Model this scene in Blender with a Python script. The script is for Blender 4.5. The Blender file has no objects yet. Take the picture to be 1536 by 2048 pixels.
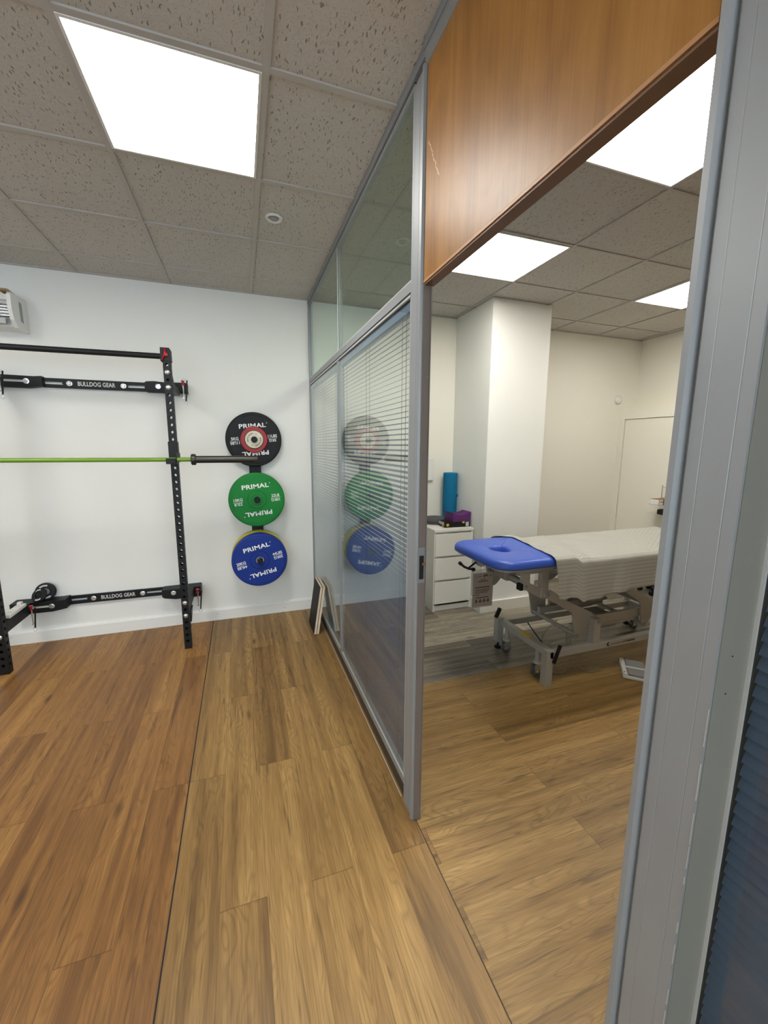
import bpy, bmesh, math, random
from mathutils import Vector, Matrix
PI = math.pi
random.seed(7)
SC = bpy.context.scene
COL = SC.collection

# ------------------------------------------------------------------ camera
CAM_Z = 1.522
FPX, YAW, PITCH, ROLL = 814.3, 0.336811, -0.159537, 0.005115
fw = Vector((math.sin(YAW)*math.cos(PITCH), math.cos(YAW)*math.cos(PITCH), math.sin(PITCH)))
r0 = Vector((math.cos(YAW), -math.sin(YAW), 0)); u0 = r0.cross(fw)
rt = r0*math.cos(ROLL)+u0*math.sin(ROLL); up = -r0*math.sin(ROLL)+u0*math.cos(ROLL)
cd = bpy.data.cameras.new('camera'); cam = bpy.data.objects.new('camera', cd); COL.objects.link(cam)
cd.sensor_fit = 'VERTICAL'; cd.sensor_height = 36; cd.lens = FPX*36/2048; cd.clip_start = .02
cam.matrix_world = Matrix(((rt.x, up.x, -fw.x, 0), (rt.y, up.y, -fw.y, 0), (rt.z, up.z, -fw.z, CAM_Z), (0, 0, 0, 1)))
SC.camera = cam

# ------------------------------------------------------------------ light and exposure
SC.view_settings.view_transform = 'Standard'; SC.view_settings.look = 'None'
SC.view_settings.gamma = 1; SC.view_settings.use_curve_mapping = False
SC.view_settings.exposure = 1.40
SC.cycles.max_bounces = 10; SC.cycles.diffuse_bounces = 6; SC.cycles.transparent_max_bounces = 24
SC.cycles.glossy_bounces = 5; SC.cycles.sample_clamp_indirect = 6
PANEL_GYM = 10.0      # ceiling panels' emission
PANEL_ROOM = 8.0
SKY = 3.0            # daylight seen through the gym's window
w = bpy.data.worlds.new('sky'); SC.world = w; w.use_nodes = True
bg = w.node_tree.nodes['Background']; bg.inputs[0].default_value = (.70, .85, 1.0, 1); bg.inputs[1].default_value = SKY
al = bpy.data.lights.new('window_daylight', 'AREA'); al.shape = 'RECTANGLE'; al.size = 3.4; al.size_y = 1.5; al.cycles.is_portal = True
alo = bpy.data.objects.new('window_daylight', al); COL.objects.link(alo); alo.location = (-1.6, -3.45, 1.6); alo.rotation_euler = (PI/2, 0, 0)

# ------------------------------------------------------------------ node helpers
class NT:
    def __init__(s, name):
        s.m = bpy.data.materials.new(name); s.m.use_nodes = True; s.t = s.m.node_tree; s.n = s.t.nodes; s.l = s.t.links
        s.b = s.n['Principled BSDF']; s.out = s.n['Material Output']
    def put(s, sock, v):
        if isinstance(v, bpy.types.NodeSocket): s.l.new(v, sock)
        elif isinstance(v, (tuple, list)): sock.default_value = tuple(v)+((1,) if len(v) == 3 and len(sock.default_value) == 4 else ())
        else: sock.default_value = v
    def math(s, op, a, b=0, c=0, clamp=False):
        n = s.n.new('ShaderNodeMath'); n.operation = op; n.use_clamp = clamp
        for i, v in enumerate((a, b, c)): s.put(n.inputs[i], v)
        return n.outputs[0]
    def xyz(s, x, y, z):
        n = s.n.new('ShaderNodeCombineXYZ')
        for i, v in enumerate((x, y, z)): s.put(n.inputs[i], v)
        return n.outputs[0]
    def coord(s, kind='Object'):
        c = s.n.new('ShaderNodeTexCoord'); n = s.n.new('ShaderNodeSeparateXYZ'); s.l.new(c.outputs[kind], n.inputs[0])
        return n.outputs[0], n.outputs[1], n.outputs[2]
    def noise(s, vec, scale=1, detail=2, dist=0, rough=.5):
        n = s.n.new('ShaderNodeTexNoise'); s.l.new(vec, n.inputs['Vector']); n.inputs['Scale'].default_value = scale
        n.inputs['Detail'].default_value = detail; n.inputs['Distortion'].default_value = dist; n.inputs['Roughness'].default_value = rough
        return n.outputs['Fac']
    def white(s, vec, out='Value'):
        n = s.n.new('ShaderNodeTexWhiteNoise'); n.noise_dimensions = '3D'; s.l.new(vec, n.inputs['Vector']); return n.outputs[out]
    def voro(s, vec, scale=1, rnd=1):
        n = s.n.new('ShaderNodeTexVoronoi'); s.l.new(vec, n.inputs['Vector']); n.inputs['Scale'].default_value = scale
        n.inputs['Randomness'].default_value = rnd; return n.outputs['Distance'], n.outputs['Color']
    def ramp(s, fac, stops, interp='LINEAR'):
        n = s.n.new('ShaderNodeValToRGB'); s.put(n.inputs[0], fac); e = n.color_ramp.elements; n.color_ramp.interpolation = interp
        while len(e) < len(stops): e.new(.5)
        for i, (p, c) in enumerate(stops):
            e[i].position = p; e[i].color = tuple(c)+(1,) if isinstance(c, (tuple, list)) else (c, c, c, 1)
        return n.outputs[0]
    def mix(s, f, a, b, mode='MIX'):
        n = s.n.new('ShaderNodeMix'); n.data_type = 'RGBA'; n.blend_type = mode; s.put(n.inputs[0], f)
        s.put(n.inputs[6], a); s.put(n.inputs[7], b); return n.outputs[2]
    def bump(s, h, strength=.3, dist=.002):
        n = s.n.new('ShaderNodeBump'); n.inputs['Strength'].default_value = strength; n.inputs['Distance'].default_value = dist
        s.l.new(h, n.inputs['Height']); s.l.new(n.outputs[0], s.b.inputs['Normal'])
    def fin(s, color=None, rough=None, metal=None, spec=None, coat=None):
        if color is not None: s.put(s.b.inputs['Base Color'], color)
        if rough is not None: s.put(s.b.inputs['Roughness'], rough)
        if metal is not None: s.put(s.b.inputs['Metallic'], metal)
        if spec is not None: s.put(s.b.inputs['Specular IOR Level'], spec)
        if coat is not None: s.put(s.b.inputs['Coat Weight'], coat); s.b.inputs['Coat Roughness'].default_value = .2
        return s.m

def plain(name, c, rough=.5, metal=0, spec=.5, var=.06, scale=8, bump=0):
    t = NT(name); x, y, z = t.coord(); v = t.xyz(x, y, z)
    n = t.noise(v, scale, 4); f = t.math('MULTIPLY_ADD', n, var*2, 1-var)
    col = t.mix(1, c, t.xyz(f, f, f), 'MULTIPLY')
    r = t.math('MULTIPLY_ADD', n, .12, rough-.06)
    if bump: t.bump(t.noise(v, scale*40, 3), bump, .001)
    return t.fin(col, r, metal, spec)

def wood_floor(name, dark, mid, lite, along_y, L=1.22, W=.152, u0=0., v0=0., knots=.5, seamdark=.55, rough=.42, pv=.20):
    t = NT(name); x, y, z = t.coord()
    u, v = (y, x) if along_y else (x, y)
    M = t.math
    vv = M('DIVIDE', M('SUBTRACT', v, v0), W); col = M('FLOOR', vv); fv = M('FRACT', vv)
    odd = M('FRACT', M('MULTIPLY', col, .5))             # 0 or .5: half offset
    uu = M('ADD', M('DIVIDE', M('SUBTRACT', u, u0), L), odd); row = M('FLOOR', uu); fu = M('FRACT', uu)
    rid = t.white(t.xyz(col, row, 3.3)); rid2 = t.white(t.xyz(row, col, 9.1))
    o1 = M('MULTIPLY', rid, 57.); o2 = M('MULTIPLY', rid2, 31.)
    gv = t.xyz(M('MULTIPLY_ADD', u, 1.1, o1), M('MULTIPLY_ADD', v, 13., o2), 0.)
    big = t.noise(gv, 1., 3, .9)
    strip = t.noise(t.xyz(M('MULTIPLY_ADD', u, .55, o2), M('MULTIPLY_ADD', v, 22., o1), 1.), 1., 1)
    fine = t.noise(t.xyz(M('MULTIPLY_ADD', u, 7., o1), M('MULTIPLY_ADD', v, 210., o2), 2.), 1., 5, .4)
    warp = t.noise(t.xyz(M('MULTIPLY_ADD', u, 2.2, o2), M('MULTIPLY_ADD', v, 9., o1), 4.), 1., 2, .3)
    ring = M('SINE', M('MULTIPLY_ADD', warp, 95., M('MULTIPLY', v, 190.)))
    ringm = M('MULTIPLY', M('POWER', M('MULTIPLY_ADD', ring, .5, .5), 3.), t.ramp(big, [(.42, 0), (.62, 1)]))
    kd, kc = t.voro(t.xyz(M('MULTIPLY_ADD', u, 2.6, o1), M('MULTIPLY_ADD', v, 8.5, o2), 0.), 1.)
    sel = t.white(kc); kn = M('MULTIPLY', t.ramp(kd, [(.02, 1), (.17, 0)]), M('GREATER_THAN', sel, 1-.28*knots*2))
    tone = M('ADD', M('MULTIPLY', big, .50), M('MULTIPLY', strip, .46)); tone = M('ADD', tone, .06)
    tone = M('ADD', tone, M('MULTIPLY_ADD', rid, pv, -.5*pv-.05))
    base = t.ramp(tone, [(.30, dark), (.50, mid), (.72, lite)])
    fm = M('MULTIPLY_ADD', fine, 1.15, .43)
    c = t.mix(1, base, t.xyz(fm, fm, fm), 'MULTIPLY')
    dk = tuple(q*.42 for q in dark)
    c = t.mix(M('MULTIPLY', ringm, .30), c, dk)
    c = t.mix(M('MULTIPLY', kn, .75), c, tuple(q*.25 for q in dark))
    crack = t.noise(t.xyz(M('MULTIPLY_ADD', u, 3.1, o2), M('MULTIPLY_ADD', v, 44., o1), 8.), 1., 2, 1.2)
    c = t.mix(M('MULTIPLY', t.ramp(crack, [(.60, 0), (.70, 1)]), .5), c, dk)
    ev = M('MINIMUM', fv, M('SUBTRACT', 1., fv)); eu = M('MINIMUM', fu, M('SUBTRACT', 1., fu))
    s1 = M('LESS_THAN', ev, .0010/W); s2 = M('LESS_THAN', eu, .0012/L); seam = M('MAXIMUM', M('MULTIPLY', s1, .6), s2)
    c = t.mix(M('MULTIPLY', seam, seamdark), c, tuple(q*.2 for q in dark))
    t.bump(M('SUBTRACT', M('MULTIPLY', fine, .5), seam), .12, .0008)
    return t.fin(c, M('MULTIPLY_ADD', fine, .18, rough-.09), 0, .42)

def ceiling_mat():
    t = NT('ceiling_tile'); x, y, z = t.coord(); M = t.math
    wob = t.noise(t.xyz(x, y, z), 45, 2)
    xx = M('MULTIPLY_ADD', wob, .022, x)
    d, c = t.voro(t.xyz(M('MULTIPLY', xx, 125.), M('MULTIPLY', y, 27.), 0.), 1.)
    sel = t.white(c)
    f = M('MULTIPLY', t.ramp(d, [(.17, 1), (.26, 0)]), M('GREATER_THAN', sel, .24))
    d2, c2 = t.voro(t.xyz(x, y, 0.), 150.)
    p = M('MULTIPLY', t.ramp(d2, [(.10, 1), (.24, 0)]), .55)
    pits = M('MAXIMUM', f, p)
    n = t.noise(t.xyz(x, y, z), 90, 4); k = M('MULTIPLY_ADD', n, .22, .89)
    col = t.mix(1, (.54, .52, .49), t.xyz(k, k, k), 'MULTIPLY')
    col = t.mix(M('MULTIPLY', pits, .68), col, (.12, .115, .105))
    t.bump(M('SUBTRACT', M('MULTIPLY', n, .4), pits), .6, .003)
    return t.fin(col, .95, 0, .1)

def wall_mat(name, c):
    t = NT(name); x, y, z = t.coord(); v = t.xyz(x, y, z)
    n = t.noise(v, 1.3, 3); k = t.math('MULTIPLY_ADD', n, .06, .97)
    s = t.noise(t.xyz(t.math('MULTIPLY', x, 6.), t.math('MULTIPLY', y, 6.), t.math('MULTIPLY', z, 9.)), 1, 5, .5)
    sm = t.math('MULTIPLY', t.ramp(s, [(.70, 0), (.80, 1)]), .10)
    col = t.mix(1, c, t.xyz(k, k, k), 'MULTIPLY'); col = t.mix(sm, col, tuple(q*.7 for q in c))
    t.bump(t.noise(v, 160, 3), .12, .001)
    return t.fin(col, .75, 0, .25)

def veneer_mat():
    t = NT('beech_veneer'); x, y, z = t.coord(); M = t.math
    a = t.noise(t.xyz(M('MULTIPLY', y, 9.), x, M('MULTIPLY', z, .9)), 1, 4, 1.0)
    b = t.noise(t.xyz(M('MULTIPLY', y, 150.), x, M('MULTIPLY', z, 5.)), 1, 4)
    fig = t.noise(t.xyz(M('MULTIPLY', y, 6.), x, M('MULTIPLY', z, 5.)), 1, 2, 1.6)
    tone = M('ADD', M('MULTIPLY', a, .5), M('ADD', M('MULTIPLY', b, .25), M('MULTIPLY', fig, .25)))
    c = t.ramp(tone, [(.3, (.19, .078, .014)), (.5, (.30, .134, .027)), (.7, (.40, .195, .046))])
    # diagonal scratches near the far end
    q = M('ADD', M('SUBTRACT', y, 1.275), M('MULTIPLY', M('SUBTRACT', z, 2.395), -.55))
    wv = M('MULTIPLY_ADD', t.noise(t.xyz(y, 0., z), 60, 3), .02, -.01)
    ln = M('LESS_THAN', M('ABSOLUTE', M('ADD', q, wv)), .0022)
    rg = M('LESS_THAN', M('ABSOLUTE', M('SUBTRACT', z, 2.395)), .07)
    c = t.mix(M('MULTIPLY', M('MULTIPLY', ln, rg), .6), c, (.75, .5, .28))
    t.bump(b, .1, .0006)
    return t.fin(c, .38, 0, .26)

def glass_mat(name, tint, boost=1.0):
    # thin pane: Schlick reflectance from the viewing angle, the rest passes straight through
    t = NT(name); M = t.math
    g = t.n.new('ShaderNodeNewGeometry'); vm = t.n.new('ShaderNodeVectorMath'); vm.operation = 'DOT_PRODUCT'
    t.l.new(g.outputs['Normal'], vm.inputs[0]); t.l.new(g.outputs['Incoming'], vm.inputs[1])
    c = M('ABSOLUTE', vm.outputs['Value']); k = M('POWER', M('SUBTRACT', 1., c), 5.)
    R = M('MULTIPLY_ADD', k, .96*boost, .04*boost, clamp=True)
    tr = t.n.new('ShaderNodeBsdfTransparent'); tr.inputs[0].default_value = tint+(1,)
    gl = t.n.new('ShaderNodeBsdfGlossy'); gl.inputs['Roughness'].default_value = .004; gl.inputs[0].default_value = (.95, .97, .97, 1)
    mx = t.n.new('ShaderNodeMixShader'); t.l.new(R, mx.inputs[0]); t.l.new(tr.outputs[0], mx.inputs[1]); t.l.new(gl.outputs[0], mx.inputs[2])
    t.l.new(mx.outputs[0], t.out.inputs['Surface']); t.n.remove(t.b)
    return t.m

def glow_mat(name, col, strength):
    t = NT(name); e = t.n.new('ShaderNodeEmission'); e.inputs[0].default_value = col+(1,); e.inputs[1].default_value = strength
    t.l.new(e.outputs[0], t.out.inputs['Surface']); t.n.remove(t.b); return t.m

def alu_mat(name, c, rough=.45, metal=.35):
    t = NT(name); x, y, z = t.coord(); M = t.math; v = t.xyz(x, y, z)
    n = t.noise(v, 5, 4); k = M('MULTIPLY_ADD', n, .10, .95)
    col = t.mix(1, c, t.xyz(k, k, k), 'MULTIPLY')
    s = t.noise(t.xyz(M('MULTIPLY', x, 30.), M('MULTIPLY', M('ADD', y, M('MULTIPLY', z, .5)), 60.), M('MULTIPLY', z, 9.)), 1, 4, .6)
    m = t.ramp(s, [(.72, 0), (.78, 1)])
    col = t.mix(M('MULTIPLY', m, .16), col, (.75, .75, .73))
    return t.fin(col, M('MULTIPLY_ADD', n, .14, rough-.07), metal, .5)

def sheet_mat():
    t = NT('striped_sheet'); u, v, z = t.coord('UV'); M = t.math
    s = M('SINE', M('MULTIPLY', v, 2*PI/.024)); st = t.ramp(M('MULTIPLY_ADD', s, .5, .5), [(.35, 0), (.65, 1)])
    wv = t.noise(t.xyz(M('MULTIPLY', u, 300.), M('MULTIPLY', v, 300.), 0.), 1, 2)
    c = t.mix(st, (.35, .345, .31), (.425, .42, .385)); k = M('MULTIPLY_ADD', wv, .2, .9)
    c = t.mix(1, c, t.xyz(k, k, k), 'MULTIPLY')
    t.bump(wv, .15, .0006)
    m = t.fin(c, t.mix(st, (.62,)*3, (.45,)*3), 0, .35); t.b.inputs['Sheen Weight'].default_value = .2
    return m

def chipped_skirting():
    t = NT('skirting_paint'); x, y, z = t.coord(); M = t.math
    n = t.noise(t.xyz(M('MULTIPLY', x, 14.), y, M('MULTIPLY', z, 40.)), 1, 4, .5)
    ch = M('MULTIPLY', t.ramp(n, [(.71, 0), (.74, 1)]), .55)
    return t.fin(t.mix(ch, (.80, .80, .77), (.38, .35, .30)), .42, 0, .4)

M_ = {}
def mats():
    m = M_
    m['floor_light'] = wood_floor('oak_plank_vinyl', (.158, .084, .025), (.295, .168, .053), (.45, .272, .095), True, u0=.62, v0=-.289)
    m['floor_orange'] = wood_floor('red_oak_plank_vinyl', (.155, .067, .018), (.275, .130, .035), (.39, .203, .058), True, u0=.01, v0=-.289)
    m['floor_room'] = wood_floor('honey_oak_plank_vinyl', (.150, .079, .021), (.27, .155, .046), (.41, .25, .085), False, u0=.02, v0=2.2-.152*20)
    m['floor_grey'] = wood_floor('grey_plank_vinyl', (.085, .070, .054), (.20, .172, .135), (.37, .325, .255), False, u0=.4, v0=2.2-.152*20, rough=.45, pv=.36)
    m['ceiling'] = ceiling_mat()
    m['grid'] = plain('ceiling_grid', (.47, .45, .425), .6, 0, .3, .05)
    m['wall'] = wall_mat('white_wall_paint', (.80, .80, .775))
    m['wall_cream'] = wall_mat('cream_wall_paint', (.80, .775, .70))
    m['skirt'] = chipped_skirting()
    m['veneer'] = veneer_mat()
    m['veneer_edge'] = plain('veneer_edge', (.42, .21, .085), .45, 0, .4, .15, 30)
    m['dark_wood'] = plain('dark_underside', (.16, .082, .040), .5, 0, .4, .12, 20)  # deeper brown for the underside strip of the header
    m['alu'] = alu_mat('grey_aluminium', (.285, .30, .315), .42, .30)
    m['alu_shaded'] = alu_mat('shaded_grey_metal', (.20, .195, .17), .55, .15)  # post's less lit side: its shade is put into this darker colour
    m['alu_bright'] = alu_mat('bright_aluminium_bead', (.62, .62, .61), .32, .5)
    m['jamb'] = alu_mat('taupe_aluminium', (.20, .170, .155), .5, .15)
    m['gap'] = plain('dark_gasket', (.02, .02, .022), .7, 0, .2)
    m['plinth'] = plain('brown_plinth', (.055, .040, .026), .6, 0, .3, .2)
    m['glass'] = glass_mat('partition_glass', (.945, .980, .965))
    m['glass_green'] = glass_mat('transom_glass', (.86, .94, .90))
    m['glass_win'] = glass_mat('window_glass', (.95, .98, .97))
    m['slat'] = plain('slate_blue_slat', (.042, .070, .135), .42, .1, .5, .05)
    m['slat_head'] = plain('blue_headrail', (.12, .17, .27), .4, .1, .5, .05)
    m['cord'] = plain('grey_cord', (.06, .075, .08), .7)
    m['lamp_gym'] = glow_mat('lamp_diffuser', (1.0, .965, .90), PANEL_GYM)
    m['lamp_room'] = glow_mat('lamp_diffuser_warm', (1.0, .955, .86), PANEL_ROOM)
    m['white'] = plain('white_plastic', (.74, .74, .72), .4, 0, .45, .03)
    m['grey_plastic'] = plain('grey_plastic', (.30, .30, .30), .5, 0, .4, .05)
    m['lightgrey'] = plain('light_grey_plastic', (.48, .48, .46), .45, 0, .4, .05)
    m['black'] = plain('black_powder_coat', (.0065, .0065, .0075), .5, 0, .3, .1, 20, .06)
    m['blackplate'] = plain('black_rubber', (.011, .011, .013), .55, 0, .28, .1, 20)
    m['green'] = plain('green_rubber', (.004, .20, .030), .5, 0, .3, .08)
    m['yellow'] = plain('yellow_rubber', (.60, .50, .03), .5, 0, .4, .05)
    m['blue'] = plain('blue_rubber', (.006, .030, .24), .5, 0, .3, .08)
    m['red'] = plain('red_rubber', (.36, .018, .028), .42, 0, .4, .06)
    m['redpin'] = plain('red_anodised', (.42, .010, .020), .3, .3, .5, .05)
    m['greensmall'] = plain('dark_green_rubber', (.03, .16, .03), .5, 0, .4)
    m['cream'] = plain('cream_rubber', (.72, .66, .54), .5, 0, .35, .04)
    m['print'] = plain('white_print', (.82, .84, .84), .5, 0, .3, .02)
    m['printgrey'] = plain('silver_print', (.60, .60, .59), .5, 0, .3, .04)
    m['ink'] = plain('black_ink', (.02, .02, .02), .6, 0, .2)
    m['steel'] = plain('zinc_steel', (.66, .67, .68), .25, .9, .5, .06, 30)
    m['chrome'] = plain('polished_steel', (.72, .76, .80), .14, 1., .5, .04, 30)
    m['barsteel'] = plain('black_oxide_steel', (.045, .042, .038), .32, .6, .5, .08)
    m['lime'] = plain('lime_cerakote', (.155, .30, .022), .38, .1, .5, .08, 30)
    m['vinyl'] = plain('blue_vinyl', (.038, .098, .50), .38, 0, .5, .04, 6, .05)
    m['frame'] = plain('silver_grey_frame', (.43, .42, .39), .42, .15, .45, .05)
    m['sheet'] = sheet_mat()
    m['towel'] = plain('dark_towel', (.10, .08, .07), .9, 0, .1, .15, 20)
    m['melamine'] = plain('white_melamine', (.80, .785, .73), .35, 0, .45, .02)
    m['teal'] = plain('teal_foam', (.004, .150, .30), .7, 0, .25, .06, 12, .1)
    m['purple'] = plain('purple_foam', (.115, .028, .145), .6, 0, .3, .06, 12, .1)
    m['fabric_grey'] = plain('grey_fabric', (.10, .105, .11), .9, 0, .2, .12, 30, .2)
    m['paper'] = plain('lilac_paper', (.44, .38, .39), .6, 0, .3, .03)
    m['clear'] = glass_mat('clear_sleeve', (.93, .94, .93))
    m['ply'] = plain('birch_plywood', (.66, .54, .40), .6, 0, .3, .14, 14)
    m['plyface'] = plain('black_film_face', (.008, .008, .008), .55, 0, .25, .1)
    m['wheel'] = plain('dark_grey_wheel', (.09, .09, .085), .5)
    m['tan'] = plain('tan_tape', (.36, .27, .13), .6, 0, .3)
    m['card'] = plain('cardboard', (.26, .14, .055), .8, 0, .2, .1, 20)
    m['cable'] = plain('beige_cable', (.32, .28, .21), .5)
    m['yellowmark'] = plain('yellow_sticker', (.72, .50, .05), .5, 0, .3, .05)
    m['brown'] = plain('brown_latch', (.22, .12, .06), .5)
mats()

# ------------------------------------------------------------------ geometry helpers
class MB:
    def __init__(s): s.b = bmesh.new(); s.uv = None
    def face(s, pts, smooth=False, mi=0):
        f = s.b.faces.new([s.b.verts.new(p) for p in pts]); f.smooth = smooth; f.material_index = mi; return f
    def box(s, x0, x1, y0, y1, z0, z1, bev=0, mx=None, mi=0):
        t = bmesh.new(); bmesh.ops.create_cube(t, size=1)
        for v in t.verts: v.co = Vector(((x0+x1)/2+v.co.x*(x1-x0), (y0+y1)/2+v.co.y*(y1-y0), (z0+z1)/2+v.co.z*(z1-z0)))
        if bev: bmesh.ops.bevel(t, geom=t.edges[:], offset=bev, segments=2, affect='EDGES', profile=.5)
        s.add(t, mx, mi); return s
    def add(s, t, mx=None, mi=0):
        mp = {}
        for v in t.verts: mp[v] = s.b.verts.new(mx @ v.co if mx else v.co)
        for f in t.faces:
            try: g = s.b.faces.new([mp[v] for v in f.verts]); g.smooth = f.smooth; g.material_index = mi
            except ValueError: pass
        t.free(); return s
    def cyl(s, p0, p1, r, seg=24, r1=None, caps=True, mi=0):
        p0, p1 = Vector(p0), Vector(p1); d = (p1-p0).normalized(); r1 = r if r1 is None else r1
        a = d.orthogonal().normalized(); b = d.cross(a)
        ring = lambda p, rr: [p+(a*math.cos(2*PI*i/seg)+b*math.sin(2*PI*i/seg))*rr for i in range(seg)]
        A, B = ring(p0, r), ring(p1, r1); va = [s.b.verts.new(q) for q in A]; vb = [s.b.verts.new(q) for q in B]
        for i in range(seg):
            f = s.b.faces.new([va[i], va[(i+1) % seg], vb[(i+1) % seg], vb[i]]); f.smooth = True; f.material_index = mi
        if caps: s.face(A[::-1], mi=mi); s.face(B, mi=mi)
        return s
    def tube(s, pts, r, seg=10, closed=False):
        pts = [Vector(p) for p in pts]; n = len(pts); rings = []; a = None
        for i, p in enumerate(pts):
            d = (pts[(i+1) % n]-pts[i-1]) if closed else (pts[min(i+1, n-1)]-pts[max(i-1, 0)])
            d.normalize(); a = d.orthogonal().normalized() if a is None else (a-d*a.dot(d)).normalized(); b = d.cross(a)
            rings.append([s.b.verts.new(p+(a*math.cos(2*PI*k/seg)+b*math.sin(2*PI*k/seg))*r) for k in range(seg)])
        for i in range(n if closed else n-1):
            A, B = rings[i], rings[(i+1) % n]
            for k in range(seg): f = s.b.faces.new([A[k], A[(k+1) % seg], B[(k+1) % seg], B[k]]); f.smooth = True
        if not closed: s.b.faces.new(rings[0][::-1]); s.b.faces.new(rings[-1])
        return s
    def prism(s, poly, axis, a0, a1, mi=0, mx=None):
        # poly: 2D points in the plane across the axis; axis 'x' -> (y,z), 'y' -> (x,z), 'z' -> (x,y)
        P = {'x': lambda q, a: (a, q[0], q[1]), 'y': lambda q, a: (q[0], a, q[1]), 'z': lambda q, a: (q[0], q[1], a)}[axis]
        t = bmesh.new(); A = [t.verts.new(P(q, a0)) for q in poly]; B = [t.verts.new(P(q, a1)) for q in poly]; n = len(poly)
        t.faces.new(A[::-1]); t.faces.new(B)
        for i in range(n): t.faces.new([A[i], A[(i+1) % n], B[(i+1) % n], B[i]])
        bmesh.ops.recalc_face_normals(t, faces=t.faces[:]); return s.add(t, mx, mi)
    def lathe(s, prof, c, axis=(0, -1, 0), seg=64, mi=0, sharp=True):
        # prof: (radius, height along axis); consecutive points make bands
        c = Vector(c); d = Vector(axis).normalized(); a = d.orthogonal().normalized(); b = d.cross(a)
        pt = lambda r, h, i: c+d*h+(a*math.cos(2*PI*i/seg)+b*math.sin(2*PI*i/seg))*r
        for (ra, ha), (rb, hb) in zip(prof, prof[1:]):
            A = [s.b.verts.new(pt(ra, ha, i)) for i in range(seg)] if ra > 1e-6 else None
            B = [s.b.verts.new(pt(rb, hb, i)) for i in range(seg)] if rb > 1e-6 else None
            if A is None: s.b.faces.new(B); continue
            if B is None: s.b.faces.new(A); continue
            for i in range(seg):
                f = s.b.faces.new([A[i], A[(i+1) % seg], B[(i+1) % seg], B[i]]); f.smooth = True; f.material_index = mi
        return s
    def text(s, body, size, mx, extrude=.0006, bold=0., spread=1., align='CENTER', mi=0):
        cu = bpy.data.curves.new('t', 'FONT'); cu.body = body; cu.size = size; cu.extrude = extrude; cu.offset = bold
        cu.align_x = align; cu.align_y = 'CENTER'; cu.space_character = spread; cu.resolution_u = 3
        o = bpy.data.objects.new('t', cu); COL.objects.link(o)
        me = bpy.data.meshes.new_from_object(o); t = bmesh.new(); t.from_mesh(me)
        bpy.data.objects.remove(o); bpy.data.curves.remove(cu); bpy.data.meshes.remove(me)
        return s.add(t, mx, mi)

def build(name, mb, mat, parent=None, loc=None, **props):
    bmesh.ops.recalc_face_normals(mb.b, faces=mb.b.faces[:])
    me = bpy.data.meshes.new(name)
    off = Vector(loc) if loc is not None else Vector((0, 0, 0))
    if parent is not None:
        q = parent
        while q is not None: off = off+q.location; q = q.parent
    bmesh.ops.translate(mb.b, verts=mb.b.verts[:], vec=-off); mb.b.to_mesh(me); mb.b.free()
    for k in (mat if isinstance(mat, (list, tuple)) else [mat]): me.materials.append(M_[k])
    o = bpy.data.objects.new(name, me); COL.objects.link(o)
    if loc is not None: o.location = loc
    if parent is not None: o.parent = parent
    for k, v in props.items(): o[k] = v
    return o

def thing(name, loc, label, category, group=None):
    o = bpy.data.objects.new(name, None); COL.objects.link(o); o.location = loc; o.empty_display_size = .05
    o['label'] = label; o['category'] = category
    if group: o['group'] = group
    return o
def single(name, mb, mat, loc, label, category, group=None):
    o = build(name, mb, mat, None, loc, label=label, category=category)
    if group: o['group'] = group
    return o
def struct(name, mb, mat, parent=None): return build(name, mb, mat, parent, kind='structure')
def dup(root, loc, label=None, rotz=None):
    r = root.copy(); COL.objects.link(r); r.location = loc
    if rotz is not None: r.rotation_euler = (0, 0, rotz)
    if label: r['label'] = label
    for ch in list(root.children):
        c = ch.copy(); COL.objects.link(c); c.parent = r
        for g in list(ch.children): e = g.copy(); COL.objects.link(e); e.parent = c
    return r
FACE_Y = Matrix(((1, 0, 0, 0), (0, 0, -1, 0), (0, 1, 0, 0), (0, 0, 0, 1)))     # text facing -y
def at(x, y, z, rot=0, sx=1., sy=1.):
    return Matrix.Translation((x, y, z)) @ FACE_Y @ Matrix.Rotation(rot, 4, 'Z') @ Matrix.Diagonal((sx, sy, 1, 1))

# ------------------------------------------------------------------ room shell
H = 2.743; YB = 3.71; XP = .60; XL = -3.6; XR = 4.45; YF = -3.6
def quadz(m, x0, x1, y0, y1, z, mi=0): m.face([(x0, y0, z), (x1, y0, z), (x1, y1, z), (x0, y1, z)], mi=mi)
fl = MB()
quadz(fl, -.2885, XP+.012, YF, YB, 0, 0)
quadz(fl, XL, -.2935, YF, YB, 0, 1)
quadz(fl, -.2935, -.2885, YF, YB, 0, 4)
quadz(fl, XP+.012, XR, YF, 2.2, 0, 2)
quadz(fl, XP+.012, XR, 2.2, YB, 0, 3)
struct('floor', fl, ['floor_light', 'floor_orange', 'floor_room', 'floor_grey', 'gap'])
th = MB(); th.box(XP+.0105, XP+.0135, .43, 1.335, -.004, .0012); struct('trim_1', th, 'plinth')

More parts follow.
